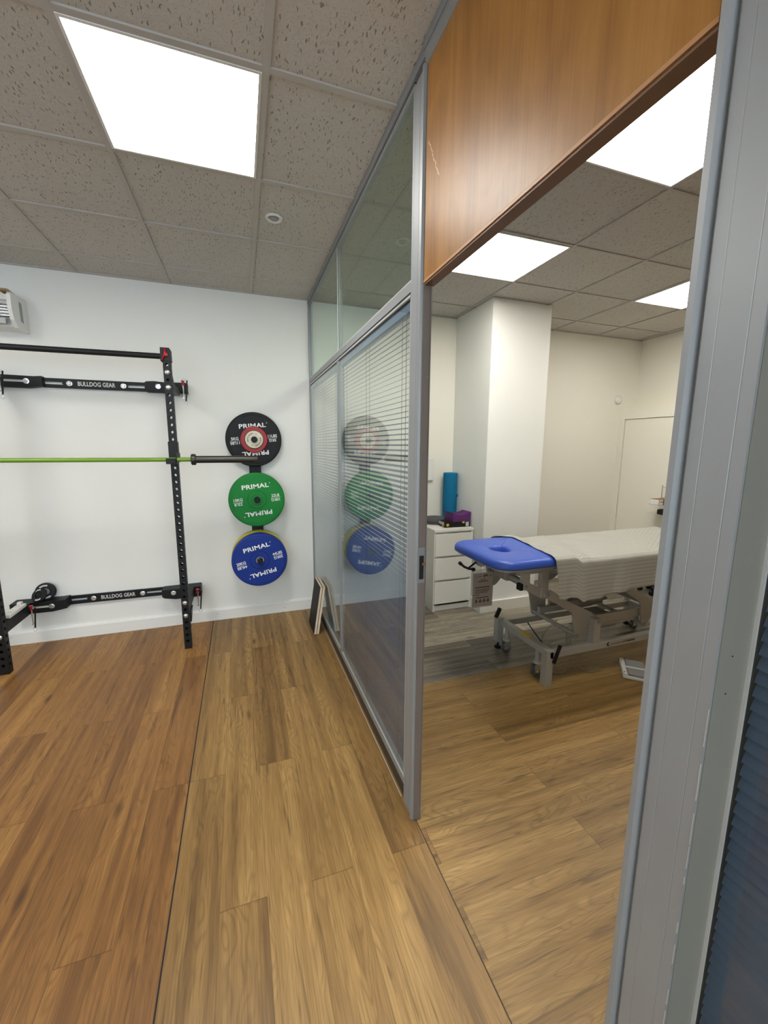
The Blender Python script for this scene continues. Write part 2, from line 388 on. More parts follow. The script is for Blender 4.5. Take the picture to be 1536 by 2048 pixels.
ce = MB(); ce.box(XL, XR, YF, YB, H+.006, H+.05); struct('ceiling', ce, 'ceiling')
ylines = [1.597+.5965*k for k in range(-9, 4)]
gx = [.140-.595*k for k in range(0, 7)]; rx = [1.405+.593*k for k in range(-1, 6)]
g1 = MB()
for x in gx: g1.box(x-.012, x+.012, YF, YB, H-.001, H+.008)
for y in ylines: g1.box(XL, XP, y-.012, y+.012, H-.0004, H+.0079)
g1.box(XL, XP, YB-.02, YB, H-.002, H+.0078); struct('trim_2', g1, 'grid')
g2 = MB()
for x in rx: g2.box(x-.007, x+.007, YF, YB, H-.001, H+.008)
for y in ylines: g2.box(XP+.03, XR, y-.007, y+.007, H-.0004, H+.0079)
g2.box(XP+.03, XR, YB-.015, YB, H-.004, H+.0078); g2.box(XR-.015, XR, YF, YB, H-.004, H+.0078)
struct('trim_3', g2, 'grid')

wb = MB(); wb.box(XL-.1, XP+.02, YB, YB+.1, -.05, H+.05); struct('wall_back', wb, 'wall')
wb = MB(); wb.box(XP+.02, XR+.1, YB, YB+.1, -.05, H+.05); struct('wall_back_treatment', wb, 'wall_cream')
wb = MB(); wb.box(XR, XR+.1, YF, YB, -.05, H+.05); struct('wall_right', wb, 'wall_cream')
wb = MB(); wb.box(XL-.1, XL, YF, YB, -.05, H+.05); struct('wall_left', wb, 'wall')
wb = MB(); wb.box(XL-.1, -3.3, YF-.1, YF, -.05, H+.05).box(.1, XP+.05, YF-.1, YF, -.05, H+.05).box(-3.3, .1, YF-.1, YF, -.05, .85).box(-3.3, .1, YF-.1, YF, 2.35, H+.05)
struct('wall_front', wb, 'wall')
wb = MB(); wb.box(XP+.05, XR+.1, -1.6, -1.5, -.05, H+.05); struct('wall_front_treatment', wb, 'wall_cream')
wn = MB()
for a, b in ((-3.3, -3.25), (-1.63, -1.57), (.05, .1)): wn.box(a, b, YF-.08, YF-.02, .85, 2.35)
wn.box(-3.3, .1, YF-.08, YF-.02, .85, .9).box(-3.3, .1, YF-.08, YF-.02, 2.3, 2.35)
wf = struct('window_1', wn, 'white'); gp = MB(); gp.box(-3.25, .05, YF-.055, YF-.049, .9, 2.3); build('pane', gp, 'glass_win', wf)
# skirting
sk = MB(); sk.prism([(YB, 0), (YB-.018, 0), (YB-.018, .088), (YB-.012, .102), (YB, .104)], 'x', XL, XP-.005); struct('baseboard_back', sk, 'skirt')
# pillar, its boxed skirting
pl = MB(); pl.box(2.035, 2.635, 3.10, YB, 0, H+.004, .004); struct('wall_pillar', pl, 'wall')
ps = MB(); ps.box(2.02, 2.675, 3.075, 3.10, 0, .105, .002).box(2.02, 2.035, 3.10, 3.30, 0, .105, .002).box(2.635, 2.675, 3.10, YB, 0, .105, .002); struct('baseboard_pillar', ps, 'melamine')
ps = MB(); ps.box(2.675, 4.22, YB-.015, YB, 0, .1, .002); struct('baseboard_treatment', ps, 'skirt')
# boxed-in cupboard wall with a flush door
bx = MB(); bx.box(4.22, XR, 3.635, YB, 0, 1.962).box(4.22, XR, 2.30, 3.635, 1.845, 1.962).box(4.22, XR, 2.2, 2.70, 0, 1.962).box(4.26, XR, 2.7, 3.635, 0, 1.845)
struct('wall_boxing', bx, 'wall_cream')
dr = MB(); dr.box(4.228, 4.258, 2.706, 3.627, .01, 1.839, .002); d1 = struct('door_1', dr, 'wall_cream')
hd = MB(); hd.cyl((4.185, 3.07, .975), (4.185, 3.07, 1.135), .006, 14).cyl((4.185, 3.07, 1.0), (4.228, 3.07, 1.0), .005, 12).cyl((4.185, 3.07, 1.11), (4.228, 3.07, 1.11), .005, 12); build('handle', hd, 'steel', d1)

# ------------------------------------------------------------------ glazed partition
Y0, Y1, Y2 = 1.335, 1.437, 2.605           # doorway side of post, glass side of post, mullion
D = .632                                     # back plane of the framing
def post_profile(ya, yb, flip=False, dp=.632):
    # plan of the door posts (x,y): nosing at the doorway side, groove, flat face
    P = [(dp, 0), (.600, 0), (.593, .004), (.5925, .014), (.600, .017), (.606, .0185), (.606, .0225), (.600, .0245), (.600, .042), (.6005, .0425), (.6005, .0433), (.600, .0438), (.600, .080), (.6005, .0805), (.6005, .0813), (.600, .082), (.600, .098), (dp, .098)]
    w = abs(yb-ya)/.098
    return [(x, (ya+y*w) if not flip else (yb-y*w)) for x, y in P]
fr = MB()
fr.prism(post_profile(Y0, Y1), 'z', 0, H-.052)
struct('trim_4', fr, 'alu')
fr = MB()
fr.box(.598, D, YB-.028, YB-.001, 0, H)                       # wall channel
fr.box(.600, D, Y1, YB-.03, 2.066, 2.100).box(.603, D, Y1, YB-.03, 2.046, 2.062)
fr.box(.600, D, Y2-.020, Y2+.020, .105, 2.05)
fr.box(.600, D, Y1, YB-.03, .078, .108)
fr.box(.597, D, Y0, YB, H-.030, H+.004).box(.604, D, Y1, YB-.03, H-.052, H-.034)
struct('trim_5', fr, 'alu')
br = MB(); br.box(.598, .606, Y1, YB-.03, 2.048, 2.056).box(.601, .606, Y2-.019, Y2-.013, .108, 2.048).box(.601, .606, Y1, Y1+.006, .108, 2.048).box(.600, .607, Y1, YB-.03, .106, .113).box(.600, .607, Y1, YB-.03, 2.099, 2.106)
br.box(.603, .607, Y2-.003, Y2+.003, 2.104, H-.05)
struct('trim_6', br, 'alu_bright')
gk = MB(); gk.box(.6025, D-.002, Y1, YB-.03, 2.0615, 2.0665).box(.604, D-.002, Y1, YB-.03, H-.034, H-.029).box(.604, D-.002, Y1+.001, YB-.03, 2.042, 2.0465)
struct('trim_7', gk, 'gap')
pk = MB(); pk.box(.609, D-.004, Y1, YB-.001, 0, .079); struct('trim_8', pk, 'plinth')
tm = MB(); tm.box(.5965, .5995, Y1+.02, YB-.02, 0, .003); struct('trim_9', tm, 'grid')
# head rail and veneered panel above the doorway; taupe lining of the jamb
hr = MB(); hr.box(.588, .637, -1.5, Y0-.001, H-.026, H+.004).prism([(.590, H-.027), (.590, H-.040), (.597, H-.044), (.592, H-.050), (.602, H-.056), (.637, H-.056), (.637, H-.027)], 'y', -1.5, Y0-.001)
struct('trim_10', hr, 'alu')
pn = MB(); pn.box(.602, .634, .437, Y0-.004, 2.066, H-.057, .001); bh = struct('wall_bulkhead', pn, 'veneer')
pn = MB(); pn.box(.6008, .636, .437, Y0-.003, 2.058, 2.0655); build('edge_strip', pn, 'veneer_edge', bh)
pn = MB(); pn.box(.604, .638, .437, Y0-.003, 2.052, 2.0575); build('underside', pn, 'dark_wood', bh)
jl = MB(); jl.box(.602, .628, Y0-.004, Y0, 0, 2.053).box(.6285, .632, Y0-.006, Y0, 0, 2.053); jm = struct('door_2', jl, 'jamb')
st = MB(); st.box(.596, .627, Y0-.0065, Y0-.004, 1.02, 1.155, .0008); sp = build('strike_plate', st, 'alu', jm)
so = MB(); so.box(.604, .622, Y0-.0072, Y0-.006, 1.035, 1.125); build('keep_opening', so, 'gap', sp)
so = MB(); so.box(.616, .629, Y0-.0085, Y0-.006, 1.088, 1.098); build('latch_tongue', so, 'brown', sp)
# near door post
YN0, YN1 = .434, .338
fr = MB(); fr.prism(post_profile(YN1, YN0, True, .668), 'z', 0, H-.052)
struct('trim_11', fr, 'alu')
fr = MB(); fr.box(.6045, .672, YN1-.0012, YN1-.0002, 0, H-.056); struct('trim_12', fr, 'alu_shaded')  # thin sheet painting the shade on the post's side face
fr = MB(); fr.box(.668, .672, YN1-.0055, YN1-.001, .08, H-.06).box(.664, .74, -1.5, YN1-.001, 0, .08).box(.664, .70, -1.5, YN1-.001, H-.10, H-.056).box(.664, .70, -1.5, -1.44, 0, H-.06); struct('trim_13', fr, 'alu_bright')

wr = MB(); rw = random.Random(5); z_ = .25
while z_ < 1.12:
    l_ = rw.uniform(.004, .06); wr.box(.5992, .6003, YN1-.0005, YN1+rw.uniform(.00005, .0004), z_, z_+l_); z_ += l_+rw.uniform(.003, .09)
struct('trim_15', wr, 'alu_bright')
sh_ = MB()
for hx_, hz_ in ((.631, 1.237), (.628, 1.181)): sh_.cyl((hx_, YN1-.0020, hz_), (hx_, YN1-.001, hz_), .0011, 10)
sh_.box(.6722, .739, YN1-.0014, YN1-.0002, .08, H-.1)
struct('trim_16', sh_, 'gap')

def pane(name, x, y0, y1, z0, z1, mat, par):
    g = MB(); g.box(x-.002, x+.002, y0, y1, z0, z1); return build(name, g, mat, par)
w2 = struct('window_2', MB().box(.608, .630, YB-.042, YB-.028, .108, 2.046), 'alu'); pane('glass_pane', .606, Y2+.018, YB-.042, .108, 2.046, 'glass', w2)
w3 = struct('window_3', MB().box(.608, .630, Y2-.030, Y2-.018, .108, 2.046), 'alu'); pane('glass_pane', .606, Y1, Y2-.018, .108, 2.046, 'glass', w3)
w4 = struct('window_4', MB().box(.612, .634, Y2+.004, Y2+.008, 2.10, H-.05), 'alu'); pane('glass_pane', .612, Y2+.005, YB-.03, 2.10, H-.05, 'glass_green', w4)
w5 = struct('window_5', MB().box(.612, .634, Y2-.008, Y2-.004, 2.10, H-.05), 'alu'); pane('glass_pane', .612, Y1, Y2-.005, 2.10, H-.05, 'glass_green', w5)
w6 = struct('window_6', MB().box(.680, .70, -.02, 0, .08, .10), 'alu'); pane('glass_pane', .6745, -1.44, YN1-.002, .08, H-.10, 'glass', w6); pane('glass_pane', .735, -1.44, YN1-.002, .08, H-.10, 'glass', w6)
# back framing of the double glazing
bf = MB()
bf.box(.632, .637, Y1-.03, YB-.001, 2.04, 2.10).box(.632, .637, Y1, YB-.001, 0, .108).box(.632, .637, Y2-.02, Y2+.02, .108, 2.04).box(.632, .637, YB-.03, YB-.001, .108, H).box(.632, .640, Y1, YB, H-.03, H+.003)
bf.box(.74, .76, -1.5, YN1, 0, .08).box(.74, .76, -1.5, YN1, H-.10, H).box(.668, .76, YN1, YN0, 0, H)
struct('trim_14', bf, 'alu')

def blind(y0, y1, x, z0, z1, label, cords, tilt=22.5, wv=.0086):
    o = thing('venetian_blind', (x, (y0+y1)/2, z0), label, 'window blind')
    h = MB(); h.box(x-.0095, x+.0105, y0, y1, z1-.034, z1, .002); build('headrail', h, 'slat_head', o)
    s = MB(); a = math.radians(tilt); p = .0214; n = int((z1-.034-z0-.02)/p)
    for i in range(n):
        z = z1-.045-i*p
        pts = [(-wv, 0), (-wv*.5, .0007), (0, .0010), (wv*.5, .0007), (wv, 0)]
        q = [(x+u*math.cos(a)-v*math.sin(a), z+u*math.sin(a)+v*math.cos(a)) for u, v in pts]
        q2 = [(a_, b_-.0004) for a_, b_ in q]
        s.prism(q+q2[::-1], 'y', y0+.004, y1-.004)
    build('slats', s, 'slat', o)
    b = MB(); b.box(x-.008, x+.008, y0+.004, y1-.004, z0+.002, z0+.016, .002); build('bottom_rail', b, 'slat_head', o)
    c = MB()
    for yc in cords:
        c.cyl((x-.0085, yc, z0+.01), (x-.0085, yc, z1-.02), .0010, 5).cyl((x+.0085, yc, z0+.01), (x+.0085, yc, z1-.02), .0010, 5)
    c.cyl((x-.0096, y0+.05, z0+.5), (x-.0096, y0+.05, z1-.02), .0011, 6)
    build('ladder_cords', c, 'cord', o)
    return o
blind(Y2+.024, YB-.045, .6185, .112, 2.044, 'slate blue slatted blind inside the glazing that meets the white gym wall', (Y2+.12, 3.15, YB-.15))
blind(Y1+.006, Y2-.034, .6185, .112, 2.044, 'slate blue slatted blind inside the glazing beside the doorway post', (Y1+.10, 2.02, Y2-.12))
blind(-1.42, YN1-.0015, .686, .085, H-.105, 'navy slatted blind behind the glass past the wide scratched door post', (YN1-.10, -.4, -1.3), 64, .0125)

# ------------------------------------------------------------------ ceiling fittings
def panel(x0, y0, mat, label, dx=.595, dy=.5965, lit=True):
    t = thing('ceiling_light', (x0+dx/2, y0+dy/2, H), label, 'ceiling light')
    a, b, c, d = x0+.012, x0+dx-.012, y0+.012, y0+dy-.012
    f = MB()
    for q in ((a, a+.010, c, d), (b-.010, b, c, d), (a+.010, b-.010, c, c+.010), (a+.010, b-.010, d-.010, d)): f.box(*q, H-.003, H+.0055)
    build('frame', f, 'white', t)
    e = MB(); e.box(a+.010, b-.010, c+.010, d-.010, H, H+.0056); build('diffuser', e, mat, t)
y = lambda k: 1.597+.5965*k
panel(gx[1], y(0), 'lamp_gym', 'square lit ceiling panel above the gym floor')
panel(gx[4], y(0), 'lamp_gym', 'added unseen lit ceiling panel over the gym beyond the rack')  # this and the next two panels are unseen, added to brighten the gym
panel(gx[1], y(-6), 'lamp_gym', 'added unseen lit ceiling panel over the gym towards its window')
panel(gx[4], y(-6), 'lamp_gym', 'added unseen lit ceiling panel over the gym in the window corner')
panel(rx[1], y(1), 'lamp_room', 'lit ceiling panel near the treatment room pillar, seen under the wooden header', .593)
panel(rx[1], y(-1), 'lamp_room', 'largest lit ceiling panel seen through the doorway, nearest the doorway post', .593)
panel(rx[4], y(1), 'lamp_room', 'small lit ceiling panel deepest in the treatment room', .593)
t = thing('downlight', (.234, 2.507, H), 'small round recessed fitting in a ceiling tile', 'ceiling spotlight')
m = MB(); m.lathe([(.046, -.006), (.046, -.002), (.042, .003), (.036, .003), (.028, -.004), (.022, -.012)], (.234, 2.507, H), (0, 0, -1), 40); build('bezel', m, 'white', t)
m = MB(); m.lathe([(.022, -.005), (.020, .001), (.012, .003), (0, .003)], (.234, 2.507, H-.001), (0, 0, -1), 30); build('lens', m, 'grey_plastic', t)

# ------------------------------------------------------------------ gym: wall-mounted folding rack
UX = {'R': (-.4665, -.4185), 'L': (-1.584, -1.532)}; UY0, UY1 = 3.21, 3.262; ZT = 2.165
def perf(mb, x0, x1, y, th, z0, n, cell, r, axis='y'):
    # perforated sheet, holes centred in each cell, between y and y+th
    K = 16; cx = (x0+x1)/2; hw = (x1-x0)/2
    P = (lambda u, v, d: (u, d, v)) if axis == 'y' else (lambda u, v, d: (d, u, v))
    for i in range(n):
        cz = z0+cell*(i+.5); hh = cell/2
        out, inn = [], []
        for k in range(K):
            a = 2*PI*(k+.5)/K; c, s_ = math.cos(a), math.sin(a); sc = min(hw/abs(c) if abs(c) > 1e-6 else 9, hh/abs(s_) if abs(s_) > 1e-6 else 9)
            out.append((cx+c*sc, cz+s_*sc)); inn.append((cx+c*r, cz+s_*r))
        for k in range(K):
            j = (k+1) % K; o1, o2, i1, i2 = out[k], out[j], inn[k], inn[j]
            corner = None
            if abs(abs(o1[0]-cx)-hw) < 1e-6 and abs(abs(o2[1]-cz)-hh) < 1e-6 and abs(abs(o2[0]-cx)-hw) > 1e-6: corner = (o1[0], o2[1])
            if abs(abs(o1[1]-cz)-hh) < 1e-6 and abs(abs(o2[0]-cx)-hw) < 1e-6 and abs(abs(o1[0]-cx)-hw) > 1e-6: corner = (o2[0], o1[1])
            for d in (y, y+th):
                mb.face([P(*i1, d), P(*o1, d)]+([P(*corner, d)] if corner else [])+[P(*o2, d), P(*i2, d)])
            mb.face([P(*i1, y), P(*i2, y), P(*i2, y+th), P(*i1, y+th)], True)
rack = thing('folding_rack', (-1.0, 3.5, 0), 'black steel wall-mounted folding squat rack standing on the gym floor', 'squat rack')
for s_, (a, b) in UX.items():
    u = MB(); z0 = .0385; n = 41
    perf(u, a, b, UY0, .003, z0, n, .05, .0105); perf(u, a, b, UY1-.003, .003, z0, n, .05, .0105)
    perf(u, UY0+.003, UY1-.003, a, .003, z0, n, .05, .0105, 'x'); perf(u, UY0+.003, UY1-.003, b-.003, .003, z0, n, .05, .0105, 'x')
    u.box(a, b, UY0, UY1, 0, z0, .001).box(a, b, UY0, UY1, z0+n*.05, ZT)
    up_ = build('upright', u, 'black', rack)
    cx = (a+b)/2
    for zb in (2.013, 1.9135, .3635, .2635):
        m = MB(); m.lathe([(.0165, 0), (.0165, .002), (.013, .004), (.0115, .006), (.006, .008), (0, .008)], (cx, UY0, zb), (0, -1, 0), 24); build('bolt', m, 'steel', up_)
    # top cap with red pull pin
    m = MB(); m.prism([(a-.012, 2.085), (a-.010, 2.172), (b-.003, 2.172), (b+.004, 2.160), (b+.004, 2.085)], 'y', UY0-.006, UY1+.006); build('cap_bracket', m, 'black', rack)
    m = MB(); m.tube([(a+.002, UY0-.016, 2.088), (a+.016, UY0-.018, 2.125), (a+.024, UY0-.016, 2.166)], .0065, 10); m.cyl((a+.026, UY0-.004, 2.125), (a+.026, UY0-.022, 2.125), .011, 16)
    build('pull_pin', m, 'redpin', rack)
    # arms to the wall: upper and lower, with gussets
    m = MB(); m.box(a+.002, b-.002, UY1, 3.60, 1.90, 1.955, .002).prism([(UY1, 2.05), (UY1, 1.955), (3.36, 1.955), (3.33, 1.985)], 'x', a+.005, b-.005)
    arm = build('upper_arm', m, 'black', rack)
    m = MB(); m.box(a+.002, b-.002, UY1, 3.60, .275, .355, .002)
    if s_ == 'R': m.prism([(UY1, .275), (UY1, .19), (3.30, .20), (3.40, .275)], 'x', a+.002, b+.006)
    build('lower_arm', m, 'black', rack)
    for zc, pz in ((1.958, 1.99), (.30, .345)):
        # short lanyard, red spool pin and ring beside each hinge
        hx = b+.055
        m = MB(); m.lathe([(.004, -.02), (.011, -.018), (.011, -.012), (.006, -.009), (.006, .004), (.012, .008), (.012, .016), (0, .018)], (hx-.022, 3.52, pz), (0, 0, 1), 16); build('spool_pin', m, 'redpin', rack)
        m = MB(); m.cyl((hx-.022, 3.52, zc-.075), (hx-.022, 3.52, pz-.01), .005, 12).box(hx-.028, hx-.016, 3.513, 3.527, zc-.085, zc-.075, .001); build('hinge_pin', m, 'steel', rack)
        m = MB(); m.box(hx+.0, hx+.010, 3.50, 3.503, zc-.105, zc+.05, .0005, Matrix.Translation((hx, 3.5, zc)) @ Matrix.Rotation(.1, 4, 'Y') @ Matrix.Translation((-hx, -3.5, -zc))); build('strap', m, 'black', rack)
        m = MB(); m.tube([(hx-.006+.010*math.cos(t_*PI/8), 3.50, zc-.119+.014*math.sin(t_*PI/8)) for t_ in range(16)], .0014, 6, True); build('wire_ring', m, 'steel', rack)
        m = MB(); m.tube([(hx-.014+.016*math.cos(t_*PI/10), 3.51, zc+.048+.012*math.sin(t_*PI/10)) for t_ in range(11)], .0010, 6); build('wire_loop', m, 'steel', rack)
m = MB(); m.cyl((-1.532, 3.236, 2.112), (-.472, 3.236, 2.119), .0185, 28); build('pull_up_bar', m, 'black', rack)
def stringer(zc, deep):
    # slotted flat bar with central lettering, and a wide bracket at either end
    m = MB(); h = .0335; sl = .0095
    m.box(-1.32, -.655, 3.688, 3.706, zc+sl, zc+h).box(-1.32, -.655, 3.688, 3.706, zc-h, zc-sl).box(-1.195, -.797, 3.6881, 3.706, zc-sl, zc+sl)
    for xc in (-1.195, -.797): m.cyl((xc, 3.6882, zc), (xc, 3.706, zc), sl, 20)
    bar = build('stringer_bar', m, 'black', rack)
    m = MB()
    m.text('BULLDOG GEAR', .043, at(-.99, 3.6875, zc, 0, .74, 1.), .0005, .0009, 1.03)
    build('lettering', m, 'printgrey', bar)
    # stencil bridges cut the letters like the painted mark
    for xc in (-1.160, -.815):
        m = MB(); m.lathe([(.019, 0), (.019, .003), (.016, .004), (.0125, .004), (.0125, .008), (.009, .012), (0, .013)], (xc, 3.688, zc), (0, -1, 0), 28); build('bolt', m, 'steel', bar)
    yf = 3.62 if not deep else 3.60
    m = MB(); r_ = .012
    if not deep:
        m.prism([(-.668, zc+.030), (-.655, zc+.040), (-.60, zc+.044), (-.52, zc+.038), (-.385, zc+.044), (-.370, zc+.036), (-.370, zc-.040), (-.655, zc-.040), (-.668, zc-.028)], 'y', 3.655, YB-.002)
        m.box(-.50, -.45, 3.56, 3.66, zc-.036, zc+.030, .003)
    else:
        m.prism([(-.660, zc+.036), (-.40, zc+.040), (-.368, zc+.040), (-.368, zc-.045), (-.56, zc-.050), (-.645, zc-.034), (-.660, zc-.020)], 'y', 3.60, YB-.002)
    br_ = build('wall_bracket', m, 'black', rack)
    m = MB(); m.lathe([(.019, 0), (.019, .003), (.0125, .004), (.0125, .009), (0, .011)], (-.575, 3.655 if not deep else 3.60, zc+.006), (0, -1, 0), 28); build('bolt', m, 'steel', br_)
    m = MB(); m.lathe([(.006, 0), (.005, .003), (0, .004)], (-.40, 3.655 if not deep else 3.60, zc+.004), (0, -1, 0), 20); build('screw', m, 'steel', br_)
    m = MB(); q = [(-1.66, zc+.040), (-1.36, zc+.036), (-1.315, zc+.040), (-1.312, zc-.030), (-1.40, zc-.045), (-1.66, zc-.045)]
    m.prism(q, 'y', 3.655 if not deep else 3.60, YB-.002)
    bl = build('wall_bracket', m, 'black', rack)
    yy = 3.655 if not deep else 3.60
    m = MB(); m.box(-1.54, -1.415, yy-.001, yy+.001, zc-.007, zc+.007); build('slot', m, 'lightgrey', bl)
    m = MB(); m.lathe([(.019, 0), (.019, .003), (.0125, .004), (.0125, .009), (0, .011)], (-1.405, yy, zc), (0, -1, 0), 28); build('bolt', m, 'steel', bl)
stringer(1.966, False); stringer(.315, True)
for s_, (a, b) in UX.items():   # cups that carry the bar
    m = MB(); m.box(a-.006, b+.006, UY0-.006, UY1+.004, 1.432, 1.548, .002).box(a-.006, b+.006, 3.075, UY0, 1.398, 1.413, .002).box(a-.006, b+.006, 3.068, 3.078, 1.398, 1.436, .002).box(b+.006, b+.011, 3.08, UY1, 1.405, 1.470, .001)
    m.box(a-.006, b+.006, UY0-.008, UY0-.0005, 1.398, 1.44)
    build('bar_cup', m, 'black', rack)

# barbell resting in the cups
bb = thing('barbell', (-.975, 3.10, 1.427), 'barbell with lime green shaft and black sleeves resting on the rack', 'barbell')
BX, BY, BZ = -.319, 3.10, 1.427
m = MB(); m.cyl((BX-1.31, BY, BZ), (BX, BY, BZ), .014, 28); build('shaft', m, 'lime', bb)
for sgn, x0 in ((1, BX), (-1, BX-1.31)):
    m = MB(); m.lathe([(.014, -.002), (.033, -.002), (.0385, .003), (.0385, .024), (.034, .029), (.025, .029), (.025, .432), (.0225, .435), (0, .435)], (x0, BY, BZ), (sgn, 0, 0), 40); build('sleeve', m, 'barsteel', bb)

# vertical plate storage on the wall with three pegs
PEG = [1.574, 1.079, .575]; PX = .1135
hold = thing('plate_storage', (PX, YB, .45), 'black wall-mounted plate holder with pegs behind the coloured plates', 'plate rack')
m = MB(); m.box(PX-.048, PX+.048, 3.672, YB, .44, 1.66, .002); build('backplate', m, 'black', hold)
for z, l in zip(PEG, (.145, .20, .26)):
    m = MB(); m.lathe([(.030, 0), (.030, .004), (.0235, .004), (.0235, l-.003), (.0215, l), (0, l)], (PX, 3.672, z), (0, -1, 0), 32); build('peg', m, 'black', hold)

def bumper(z, yf, th, mat, top, label, l1, l2, rot, hub=True, x=PX):
    t = thing('bumper_plate', (x, yf, z), label, 'weight plate')
    R_ = .225; m = MB()
    m.lathe([(.0254, th), (.0254, 0), (.030, 0), (.031, -.001), (.045, -.001), (.047, -.004), (.070, -.004), (.073, -.0005), (.077, -.0005), (.079, -.003), (.196, -.003), (.200, 0), (R_-.010, 0), (R_-.004, .003), (R_, .009), (R_, th-.009), (R_-.006, th-.002), (R_-.010, th), (.0254, th)][::1], (x, yf, z), (0, 1, 0), 96)
    # raised notched arcs on the rim
    for base in (0, PI):
        for a0, a1 in ((22, 64), (112, 156)):
            pts = []; A0, A1 = math.radians(a0)+base+rot, math.radians(a1)+base+rot; N = 14
            for k in range(N+1): a = A0+(A1-A0)*k/N; pts.append((x+.207*math.cos(a), z+.207*math.sin(a)))
            for k in range(N+1): a = A1-(A1-A0)*k/N; rr = .186 if 0 < k < N else .199; pts.append((x+rr*math.cos(a), z+rr*math.sin(a)))
            m.prism(pts, 'y', yf-.0050, yf+.004)
    build('rubber_disc', m, mat, t)
    if hub:
        m = MB(); m.lathe([(.0255, .006), (.0255, -.0015), (.0305, -.0015), (.0305, .006)], (x, yf, z), (0, 1, 0), 40); build('hub_ring', m, top, t)
    Rm = Matrix.Translation((x, yf-.0034, z)) @ FACE_Y @ Matrix.Rotation(rot, 4, 'Z')
    for half in (0, PI):
        Q = Rm @ Matrix.Rotation(half, 4, 'Z')
        m = MB(); m.text('PRIMAL', .054, Q @ Matrix.Translation((0, .112, 0)) @ Matrix.Diagonal((1.18, .92, 1, 1)), .0006, .0013, 1.04)
        m.text('\u00ae', .014, Q @ Matrix.Translation((.118, .128, 0)), .0006); build('brand_lettering', m, 'print', t)
        m = MB(); m.text(l1, .032, Q @ Matrix.Translation((-.150, .017, 0)), .0006, .0005)
        m.text(l2, .032, Q @ Matrix.Translation((-.150, -.017, 0)) @ Matrix.Rotation(PI, 4, 'Z'), .0006, .0005)
        b_ = bmesh.new(); bmesh.ops.create_cube(b_, size=1); m.add(b_, Q @ Matrix.Translation((-.150, 0, 0)) @ Matrix.Diagonal((.078, .0018, .0012, 1)))
        build('weight_lettering', m, 'print', t)
    return t
bumper(PEG[0], 3.630, .036, 'blackplate', 'steel', 'black rubber bumper plate on the top wall peg', '5KG', '11LBS', math.radians(5), False)
bumper(PEG[1], 3.515, .060, 'green', 'greensmall', 'green rubber bumper plate on the middle wall peg', '10KG', '22LB', math.radians(6))
bumper(PEG[2], 3.590, .075, 'yellow', 'steel', 'yellow bumper plate hidden behind the blue one, against the wall', '15KG', '33LB', math.radians(40))
bumper(PEG[2], 3.462, .088, 'blue', 'steel', 'blue rubber bumper plate on the bottom wall peg', '20KG', '44LBS', math.radians(13))
def small_plate(name, yf, r, th, mat, label, ring=False):
    z = PEG[0]-.001; t = thing(name, (PX+.001, yf, z), label, 'weight plate')
    m = MB(); m.lathe([(.0254, th), (.0254, 0), (r-.006, 0), (r-.002, .001), (r, .004), (r, th-.003), (r-.003, th), (.0254, th)], (PX, yf, z), (0, 1, 0), 64); build('disc', m, mat, t)
    if ring:
        for st_, sw in ((math.radians(195), 'NORTHERN'), (math.radians(15), 'NORTHERN')):
            m = MB()
            for i, ch in enumerate(sw):
                a = st_-i*math.radians(13.0); Q = Matrix.Translation((PX, yf-.0006, z)) @ FACE_Y @ Matrix.Rotation(a-PI/2, 4, 'Z') @ Matrix.Translation((0, .051, 0))
                m.text(ch, .0155, Q, .0004, .0004)
            build('lettering', m, 'ink', t)
        for st_ in (math.radians(70), math.radians(250)):
            Q = Matrix.Translation((PX, yf-.0006, z)) @ FACE_Y @ Matrix.Rotation(st_-PI/2, 4, 'Z') @ Matrix.Translation((0, .051, 0)); m = MB(); m.text('JC', .014, Q, .0004); build('lettering', m, 'ink', t)
small_plate('fractional_plate', 3.6085, .1075, .018, 'red', 'small red plate in front of the black bumper plate')
small_plate('fractional_plate', 3.5955, .076, .0125, 'greensmall', 'thin dark green plate between the red and cream discs')
small_plate('fractional_plate', 3.5825, .0705, .0125, 'cream', 'smallest cream plate with black ring lettering, outermost on the top peg', True)

